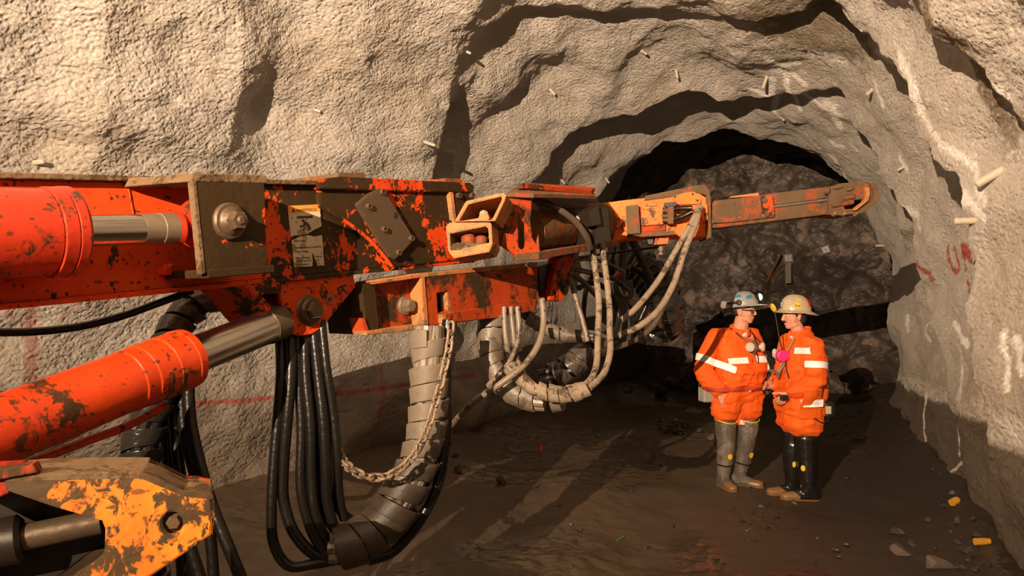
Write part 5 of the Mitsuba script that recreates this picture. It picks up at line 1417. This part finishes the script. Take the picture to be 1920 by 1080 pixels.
for sx in (-1, 1):
    sk2 += chain_of([((sx * .08, 0, .88), .09), ((sx * .09, -.01, .5), .05), ((sx * .09, .0, .12), .035)])
sk2 += hand_pieces(l_w, (-.15, -.5, -.55), (-.9, .1, .1), (0, -.5, .8), curl=.9, thumb=.8) + hand_pieces(r_w, (.3, -.75, .1), (.6, .2, -.3), (0, .2, .9), curl=.8, thumb=.6)
part(M2, 'body', B2.out(blob(sk2, 0.0085, 3)), 'skin', 60)
coat = [hull(((-.13, .0, 1.25), (.11, .15, .11)), ((.13, .0, 1.25), (.11, .15, .11)), ((-.16, .0, 1.35), .078), ((.16, .0, 1.35), .078)),
        hull(((-.15, .0, 1.355), .072), ((.15, .0, 1.355), .072), ((0, .03, 1.445), (.078, .085, .05))),
        hull(((-.13, .0, 1.25), (.11, .15, .11)), ((.13, .0, 1.25), (.11, .15, .11)), ((-.10, .02, 1.05), (.13, .185, .1)), ((.10, .02, 1.05), (.13, .185, .1))),
        hull(((-.10, .02, 1.05), (.13, .185, .1)), ((.10, .02, 1.05), (.13, .185, .1)), ((-.10, .0, .86), (.13, .175, .06)), ((.10, .0, .86), (.13, .175, .06)), ((0, .17, .95), (.12, .06, .08))),
        hull(((-.10, .0, .86), (.13, .175, .06)), ((.10, .0, .86), (.13, .175, .06)), ((-.10, .0, .66), (.115, .155, .05)), ((.10, .0, .66), (.115, .155, .05))),
        hull(((-.10, .0, .66), (.115, .155, .05)), ((.10, .0, .66), (.115, .155, .05)), ((-.09, .015, .595), (.10, .125, .022)), ((.09, .015, .595), (.10, .125, .022)))]
coat += chain_of([(l_s, .088), ((.24, .0, 1.22), .092), (l_e, .088), ((.225, -.07, 1.0), .080), ((.185, -.14, .965), .064)])
coat += chain_of([(r_s, .085), ((-.225, -.01, 1.2), .085), (r_e, .078), ((-.14, -.13, 1.03), .066), ((-.105, -.18, 1.0), .058)])
coat += chain_of([((-.12, .20, 1.12), .05), ((-.14, .225, .98), .055), ((-.12, .20, .86), .045)])
S2 = blob(coat, 0.014, 10, folds(9, 0.028))
part(M2, 'coat', B2.out(S2), 'coverall', 70)
C2 = M2 + '__coat'
t2 = lambda m: part(C2, 'reflective_tape', B2.out(m), 'tape', 60)
def side_patch(mesh, y0, y1, z0, z1, slope=0.0, n=14, m=6):
    gy, gz = np.meshgrid(np.linspace(y0, y1, n), np.linspace(z0, z1, m), indexing='ij')
    o = np.stack([gy * 0 + .8, gy, gz + slope * (gy - y0)], -1)
    return patch(mesh, o, np.broadcast_to(np.array([-1.0, 0, 0]), o.shape))
t2(ring_patch(S2, l_s, l_e, .60, .80, -1.25, 1.2, (1, .1, 0), skew=-.06))
t2(side_patch(S2, -.135, -.060, 1.285, 1.338, .1))
PK = part(C2, 'pocket', B2.out(side_patch(S2, -.115, .085, .735, .985, .03)), 'coverall', 60)
S2p = trimesh.util.concatenate([S2, tm(side_patch(S2, -.115, .085, .735, .985, .03))])
part(PK, 'reflective_tape', B2.out(patch(S2, np.stack(np.broadcast_arrays(.8, *np.meshgrid(np.linspace(-.095, .085, 14), np.linspace(.868, .898, 4), indexing='ij')), -1), np.broadcast_to(np.array([-1.0, 0, 0]), (14, 4, 3)), .036)), 'tape', 60)
part(PK, 'reflective_tape', B2.out(patch(S2, np.stack(np.broadcast_arrays(.8, *np.meshgrid(np.linspace(-.095, .085, 14), np.linspace(.836, .865, 4), indexing='ij')), -1), np.broadcast_to(np.array([-1.0, 0, 0]), (14, 4, 3)), .036)), 'tape', 60)
part(PK, 'fastener', B2.out(patch(S2, np.stack(np.broadcast_arrays(.8, *np.meshgrid(np.linspace(.03, .072, 6), np.linspace(.925, .945, 3), indexing='ij')), -1), np.broadcast_to(np.array([-1.0, 0, 0]), (6, 3, 3)), .036)), 'black_plastic', 60)
part(C2, 'buckle', B2.out(side_patch(S2, .01, .065, .982, .994, 0, 6, 3)), 'tape', 60)
t2(side_patch(S2, .165, .200, 1.07, 1.135, 0, 6, 6))
t2(side_patch(S2, .19, .225, .985, 1.035, 0, 6, 6))
part(C2, 'collar', B2.out(collar(NK + [0, .012, -.030], .080, .090, .085, .40, .012)), 'coverall', 60)
part(M2, 'shirt', B2.out(collar(NK + [0, .0, -.03], .066, .068, .05, .10, .0)), 'white_cloth', 60)
part(C2, 'hem_strap', B2.out(tube(catmull([(.22, .02, .735), (.235, .08, .70), (.20, .15, .705), (.14, .19, .745)], 8), .0055, 7)), 'black_plastic', 40)
part(M2, 'lamp_battery', B2.out(hullpts([(.06 + dx, .17 + dy, .74 + dz) for dx in (0, .10) for dy in (0, .06) for dz in (0, .11)], .01)), 'black_plastic', 30)
part(M2 + '__lamp_battery', 'battery_label', B2.out(hullpts([(.085 + dx, .150 + dy, .765 + dz) for dx in (0, .085) for dy in (0, .05) for dz in (0, .06)], .004)), 'filter_pale', 30)
for i, (sx, td, dy) in enumerate(((1, (-.35, -1, 0), .02), (-1, (-.15, -1, 0), -.02))):
    lg, tc, so = boot((sx * .085, .015, .55), (sx * .09, .0 + dy, .38), (sx * .10, .01 + dy, .12), td, .105, 0.0, .058, .27)
    lg.vertices += lg.vertex_normals * (folds(30 + i, .007)(lg.vertices) * (lg.vertices[:, 2] > .08))[:, None]
    bt = part(M2, 'boot', B2.out(lg), 'boot_black', 60, 'glossy black rubber boot')
    part(bt, 'toe_cap', B2.out(tc), 'toe_brown', 60)
    part(bt, 'sole', B2.out(so), 'toe_brown', 40)
    part(bt, 'knee_patch', B2.out(patch(lg, np.array([[[.5, -.045 + .014 * r * math.cos(a), .295 + .026 * r * math.sin(a)] for a in np.arange(17) * np.pi / 8] for r in (.15, .4, .7, 1)]), np.broadcast_to(np.array([-1.0, 0, 0]), (4, 17, 3)), .005)), 'yellow', 60)
# helmet
hm2 = helmet_mesh(.118, .142, .140, lambda a: 0.034 + 0.030 * max(0, -math.cos(a)) + 0.012 * max(0, math.cos(a)), ridge=.004, drop=.030)
T2 = H2 + np.array([0, .008, .050])
e2 = lambda m: B2.out(move(m, 0.0, T2, -0.06))
HM2 = part(M2, 'helmet', e2(hm2), 'shell_tan', 50, 'tan full-brim miner helmet with yellow stickers')
def sticker(az, el, pts, mat, name, off=0.0025):
    n = 14
    out = []
    ctr = np.mean(pts, axis=0)
    ring = []
    for a, b in zip(pts, pts[1:] + pts[:1]):
        for t in np.linspace(0, 1, 6, endpoint=False):
            ring.append(np.array(a) * (1 - t) + np.array(b) * t)
    ring = np.array(ring + ring[:1])
    g = np.array([[ctr + (p - ctr) * r for p in ring] for r in (.1, .4, .7, 1)])
    ga, ge = np.radians(az + g[..., 0]), np.radians(el + g[..., 1])
    d = np.stack([np.sin(ga) * np.cos(ge), -np.cos(ga) * np.cos(ge), np.sin(ge)], -1)
    part(HM2, name, e2(patch(hm2, d * .4, -d, off)), mat, 50)
sticker(72, 22, [(-14, -11), (16, -11), (17, -8), (5, 13), (-2, 13), (-15, -8)], 'yellow', 'sticker')
sticker(80, 51, [(-9, -5), (9, -6), (12, 0), (6, 6), (-8, 5), (-12, 0)], 'yellow', 'sticker')
for k in range(3):
    sticker(72 - 8 + 8 * k, 17, [(-1.5, -3), (2, -3), (2.5, 4), (0, 5), (-2, 2)], 'ink', 'sticker_mark', .0045)
sticker(80, 51, [(-4, -2), (3, -3), (6, 0), (1, 3), (-4, 2)], 'strap_tan', 'sticker_mark', .0045)
part(HM2, 'red_tape', e2(helmet_patch(hm2, 128, 148, 18, 58, 6, 10)), 'red_tape', 50)
LP2 = part(HM2, 'headlamp', e2(lathe((0, -.145, .040), (0, -.205, .012), [(0, .022), (.5, .030), (.9, .034), (1, .032)], 24)), 'black_plastic', 30)
part(LP2.rsplit('__', 1)[0], 'lamp_lens', e2(lathe((0, -.200, .014), (0, -.216, .0065), [(0, .038), (.5, .040), (1, .030)], 24)), 'yellow', 30)
part(HM2, 'lamp_bracket', e2(hullpts([(dx, -.136, dz) for dx in (-.03, .03) for dz in (.01, .07)] + [(dx, -.15, dz) for dx in (-.022, .022) for dz in (.02, .06)], .004)), 'black_plastic', 30)
part(HM2, 'lamp_cord', B2.out(tube(catmull([np.array(p) for p in ((.02, -.235, 1.640), (.045, -.225, 1.52), (.075, -.215, 1.38), (.10, -.19, 1.26), (.12, -.185, 1.16), (.14, -.17, 1.07))], 8), .0055, 7)), 'black_plastic', 40)
h2 = lambda m: B2.out(move(m, 0.0, H2, 0.10))
part(M2, 'hair', h2(blob([hull(((0, .050, .0), (.072, .058, .05)), ((0, .055, -.05), (.058, .045, .025))), hull(((.070, .0, .03), (.012, .03, .02)), ((.070, -.012, .005), (.010, .010, .012)))], .012, 3)), 'hair', 60)
part(M2, 'moustache', h2(hullpts([(-.026, -.092, -.046), (.026, -.092, -.046), (0, -.106, -.038), (0, -.104, -.047)], .005)), 'hair', 40)
for s in (-1, 1):
    part(part(M2, 'eye', h2(trimesh.creation.icosphere(2, .0100).apply_translation((s * .031, -.0745, .007))), 'eye_white', True), 'iris', h2(trimesh.creation.icosphere(2, .0055).apply_translation((s * .031, -.0808, .007))), 'hair', True)
    part(M2, 'eyebrow', h2(hullpts([(s * .016, -.093, .030), (s * .048, -.079, .030), (s * .032, -.090, .034)], .004)), 'hair', 40)
# half mask with a magenta filter, on its straps
R2 = np.array([.07, -.185, 1.265])
RS2 = part(M2, 'respirator', B2.out(blob([hull((R2 + [-.05, -.02, 0], (.04, .035, .045)), (R2 + [-.05, -.05, .0], .028))], .010, 3)), 'filter_pale', 60, 'half mask with a magenta filter hanging at the chest')
part(RS2, 'filter', B2.out(lathe(R2 + [-.01, -.02, 0], R2 + [.045, -.02, -.005], [(0, .048), (.1, .052), (.9, .052), (1, .044)], 30)), 'magenta', 30)
part(RS2, 'filter', B2.out(lathe(R2 + [-.01, .02, .0], R2 + [.035, .05, -.005], [(0, .040), (1, .036)], 24)), 'magenta', 30)
part(RS2, 'filter_cap', B2.out(blob([hull((R2 + [-.03, -.065, .025], (.02, .022, .035)), (R2 + [-.02, -.045, .0], (.02, .02, .03)))], .008, 3)), 'filter_pale', 60)
for pts in ([R2 + [0, -.01, -.04], (.08, -.205, 1.19), (.07, -.245, 1.12)], [R2 + [.015, .0, -.04], (.095, -.195, 1.18), (.08, -.235, 1.115)], [R2 + [0, .03, .03], (.075, -.13, 1.33), (.07, -.08, 1.42)]):
    part(RS2, 'strap', B2.out(tube(catmull([np.array(p) for p in pts], 8), .007, 7)), 'strap_tan', 40)
SPR = Frame([0, 0, 0], [0, 1, 0], [1, 0, 0])
fin = [(-.335, 1.135), (-.30, 1.145), (-.255, 1.140), (-.232, 1.125), (-.222, 1.135), (-.205, 1.155), (-.20, 1.135), (-.212, 1.11), (-.222, 1.075), (-.235, 1.055), (-.243, 1.085), (-.262, 1.112), (-.30, 1.122)]
part(RS2, 'head_harness', B2.out(plate2(SPR, fin, .065, .075, bev=.002)), 'bare_steel', 30)
part(M2, 'cuff_watch', B2.out(hullpts([np.array(l_w) + [.015 + dx, -.055 + dy, -.035 + dz] for dx in (0, .03) for dy in (-.025, .025) for dz in (-.015, .02)], .006)), 'black_plastic', 30)

# ------------------------------------------------------------------ pins in the sprayed concrete
bsdf('pin_pale', (0.46, 0.40, 0.32), rough=0.6)
bsdf('stone', worn((0.040, 0.031, 0.024), (0.025, 0.02, 0.016), (0.075, 0.058, 0.045), 0.35, freq=10.0), rough=0.45, spec=0.5, bump=scuff, bscale=0.006)
bsdf('stone_pale', (0.11, 0.082, 0.066), rough=0.6, bump=scuff, bscale=0.006)
bsdf('plastic_yellow', (0.60, 0.30, 0.03), rough=0.4)
bsdf('plastic_red', (0.42, 0.07, 0.04), rough=0.5)
bsdf('plastic_green', (0.03, 0.30, 0.14), rough=0.5)
PINS = [(0.3047, 6.76, .13, .016, 'steel pin in the dark hollow above the front end of the boom'), (0.3729, 8.89, .09, .016, 'steel pin at the lower end of the short roof ridge above the knuckle'),
        (0.4770, 9.87, .12, .017, 'steel pin hanging from the lip of the big dark roof hollow'), (0.4551, 9.27, .10, .016, 'muddy pin stub above the big dark roof hollow'),
        (0.3664, 6.89, .07, .014, 'small pin stub near the top of the left roof rib'), (0.3446, 11.6, .12, .016, 'steel pin at the left end of the far dark brow'),
        (0.3100, 7.95, .05, .013, 'tiny pin stub right of the dark hollow above the boom'), (0.5631, 10.15, .15, .020, 'pale pin among the white paint marks on the roof'),
        (0.6583, 8.99, .08, .020, 'short pin with a white drip below it, right of the paint marks'), (0.7520, 5.70, .15, .026, 'thick muddy pipe stub at the right edge of the picture'),
        (0.7097, 9.29, .07, .016, 'dark pin stub with a lime patch, above the tip of the feed'), (0.7404, 12.55, .12, .016, 'small pale pin at the edge between the right wall and the rock face'),
        (0.3009, 5.50, .05, .014, 'tiny stub on the left wall beside the notch'), (0.5657, 11.89, .07, .016, 'small dark pin below the white paint marks'),
        (0.3163, 10.6, .10, .015, 'thin pin just above the knuckle hood'), (0.7673, 5.86, .13, .022, 'pipe stub with a lime drip on the right wall'), (0.2520, 3.27, .08, .016, 'pin stub above the rear of the boom at the left edge')]
for k, (q, v, ln, r, lab) in enumerate(PINS):
    p, n = wall_point(q, v)
    r_ = np.random.default_rng(k)
    d = unit(n[0] + r_.normal(0, .30, 3))
    m = lathe(p[0] - d * .05, p[0] + d * ln, [(0, r), (.93, r), (.97, r * .9), (1, r * .55)], 12)
    solo('wall_pin', m, 'pin_pale', lab, 'pin', 40, 'pins in the sprayed concrete')


# ------------------------------------------------------------------ stones and litter
def ground(px, py):
    """The floor point seen at a pixel."""
    d = P(px, py, 1.0) - EYE
    t = (0 - EYE[2]) / d[2]
    for _ in range(6):
        p = EYE + d * t
        t = (floor_at(p[0], p[1]) - EYE[2]) / d[2]
    return EYE + d * t


def rock_mesh(r, seed, flat=0.7):
    g = np.random.default_rng(seed)
    pts = g.normal(0, 1, (14, 3))
    pts = pts / np.linalg.norm(pts, axis=1, keepdims=True) * g.uniform(.75, 1.1, (14, 1))
    h = trimesh.convex.convex_hull(pts)
    h = h.subdivide()
    h.vertices = h.vertices * (1 + 0.10 * (meshkit.noise(h.vertices * 2.2 + seed, seed)[:, None] - .5))
    h.vertices = h.vertices * np.array([1, g.uniform(.65, 1), flat]) * r
    return h


ROCKS = [(rock_mesh(1.0, s), rock_mesh(1.0, s + 50)) for s in range(6)]
ROCK_PLY = [ply(a, 'stone', 20) for a, _ in ROCKS]
PALE_PLY = [ply(b, 'stone_pale', 20) for _, b in ROCKS]


def stone(p, r, seed, label, group, name='stone', pale=False, sink=0.3):
    key = thing(name, label, 'stone', group)
    g = np.random.default_rng(seed)
    scene[key] = {**(PALE_PLY if pale else ROCK_PLY)[seed % 6],
                  'to_world': T().translate([float(p[0]), float(p[1]), float(p[2] + r * (0.7 - sink) * .8)]).rotate([0, 0, 1], float(g.uniform(0, 360))).scale([r, r * float(g.uniform(.8, 1.1)), r * float(g.uniform(.75, 1.0))])}
    return key


gs = np.random.default_rng(21)
for k in range(26):
    x, y = gs.normal(1270, 19), gs.normal(808, 7)
    stone(ground(x, y) + [0, 0, gs.uniform(0, .05)], gs.uniform(.025, .085), k, 'dark wet stone in the small heap left of the two people', 'stones of the heap left of the people')
stone(ground(1341, 826), .13, 3, 'pinkish-grey stone behind the left boot of the person in coveralls', None, pale=True, sink=.1)
for k, (x, y, r, lab) in enumerate(((852, 866, .10, 'wet stone beside the wrapped bundle near the foot of the left wall'), (868, 885, .11, 'largest dark stone at the foot of the left wall, right of the wrapped bundle'), (940, 906, .09, 'flat dark stone on the mud between the bundle and the people'),
                                    (1005, 914, .045, 'small stone right of the flat dark one on the mud'), (838, 838, .08, 'stone tucked behind the wrapped bundle'), (1690, 1038, .075, 'pale stone at the bottom right, nearest the right wall'),
                                    (1758, 1066, .10, 'flat stone at the bottom right edge of the floor'), (1715, 1022, .05, 'small stone above the pale one at the bottom right'), (1680, 1002, .06, 'grey stone left of the small one at the bottom right'))):
    stone(ground(x, y), r, k + 40, lab, None, pale=k in (5, 6), sink=.35)
for k in range(44):
    x, y = gs.normal(1428, 40), gs.normal(968, 30)
    stone(ground(x, y), gs.uniform(.008, .030), k + 60, 'small wet stone in the gravelly patch before the two people', 'gravel before the people')
for k in range(60):
    y = 700 + 380 * gs.uniform(0, 1) ** 1.4
    x = gs.uniform(1000, 1640 + (y - 700) * .5)
    stone(ground(x, y), gs.uniform(.010, .040), k + 120, 'loose stone strewn over the muddy floor', 'loose stones on the floor')
for k in range(26):
    y = gs.uniform(880, 1075)
    x = 1745 + (y - 880) * .42 + gs.normal(0, 24)
    stone(ground(x, y), gs.uniform(.012, .05), k + 200, 'dark stone along the foot of the right wall', 'stones along the right wall')
for k in range(40):
    x = gs.uniform(1170, 1690)
    p = ground(x, gs.uniform(716, 742))
    stone(p, gs.uniform(.06, .20), k + 260, 'dark stone fallen at the foot of the rock face', 'stones below the rock face')


def litter(name, px, py, ang, ln, r, mat, label, cat_='plastic piece', tip=0.0):
    p = ground(px, py) + [0, 0, r * .9]
    d = unit([math.cos(ang), math.sin(ang), tip])
    m = lathe(p - d * ln / 2, p + d * ln / 2, [(0, r * .8), (0, r), (.72, r), (.73, r * .86), (.97, r * .86), (1, r * .7)], 16)
    solo(name, m, mat, label, cat_, 30)


litter('plastic_tube', 1106, 758, .05, .22, .022, 'plastic_yellow', 'yellow plastic tube on the mud right of the hanging hoses')
litter('plastic_tube', 1790, 946, .4, .07, .028, 'plastic_yellow', 'short yellow plastic plug at the foot of the right wall', tip=.3)
litter('plastic_tube', 1842, 1021, .1, .10, .022, 'plastic_yellow', 'orange-yellow plastic tube end at the bottom right')
litter('plastic_cup', 1015, 845, 1.5, .09, .035, 'plastic_red', 'small red plastic cup upright on the mud', tip=4.0)
solo('plastic_scrap', hullpts([ground(1163, 1013) + np.array(o) for o in ((-.03, -.01, .0), (.02, .02, .02), (.028, .012, .024), (-.024, -.018, .008))], .003), 'plastic_green', 'tiny green plastic scrap on the bare mud', 'plastic piece')


# ------------------------------------------------------------------ plates and a rod on the rock face
def face_point(px, py, off=0.0):
    d = P(px, py, 1.0) - EYE
    t = 15.0
    for _ in range(8):
        p = EYE + d * t
        u, z = p[0] * TN[0] + p[1] * TN[1], p[2]
        i, j = int(np.clip((u + 6.2) / 8.1 * 419, 0, 419)), int(np.clip((z + .4) / 6.6 * 339, 0, 339))
        t = t + (fv[i, j] - off - (p[0] * TA[0] + p[1] * TA[1])) / (d[0] * TA[0] + d[1] * TA[1])
    return EYE + d * t


TA3, TN3 = np.array([TA[0], TA[1], 0]), np.array([TN[0], TN[1], 0])
for px, py, s, strip, lab in ((1478, 484, .062, .42, 'square black plate with a pale strip below it, high on the rock face'), (1392, 493, .060, 0.0, 'square black plate on the rock face above the left helmet'),
                              (1378, 546, .060, 0.0, 'square black plate on the rock face, low beside the left helmet'), (1548, 468, .060, 0.0, 'square black plate near the top right of the rock face'),
                              (1612, 582, .058, .18, 'square black plate at the right of the rock face')):
    key = thing('rock_plate', lab, 'plate', 'plates on the rock face')
    p = face_point(px, py, .10)
    a = 0.35 if strip == 0 else 0.1
    ex, ez = TN3 * math.cos(a) + np.array([0, 0, math.sin(a)]), -TN3 * math.sin(a) + np.array([0, 0, math.cos(a)])
    part(key, 'plate', hullpts([p + ex * i * s + ez * j * s + TA3 * k for i in (-1, 1) for j in (-1, 1) for k in (0, .02)], .003), 'black_iron', 25)
    part(key, 'washer', lathe(p + ex * .0 - TA3 * .02, p + TA3 * .15, [(0, .012), (.2, .02), (1, .02)], 10), 'black_iron', 25)
    part(key, 'backing', hullpts([p + ex * i * s * 1.35 + ez * j * s * 1.35 + TA3 * k for i in (-1, 1) for j in (-1, 1) for k in (.025, .12)], .01), 'stone_pale', 25)
    if strip:
        part(key, 'strip', hullpts([p + ex * i * s * .8 - np.array([0, 0, s + j]) + TA3 * k for i in (-1, 1) for j in (.02, strip) for k in (.0, .05)], .008), 'stone_pale', 25)
solo('steel_rod', tube([face_point(1438, 528, .12), face_point(1464, 476, .35)], .022, 8), 'paint_rust', 'rusty rod leaning out of the rock face', 'rod')
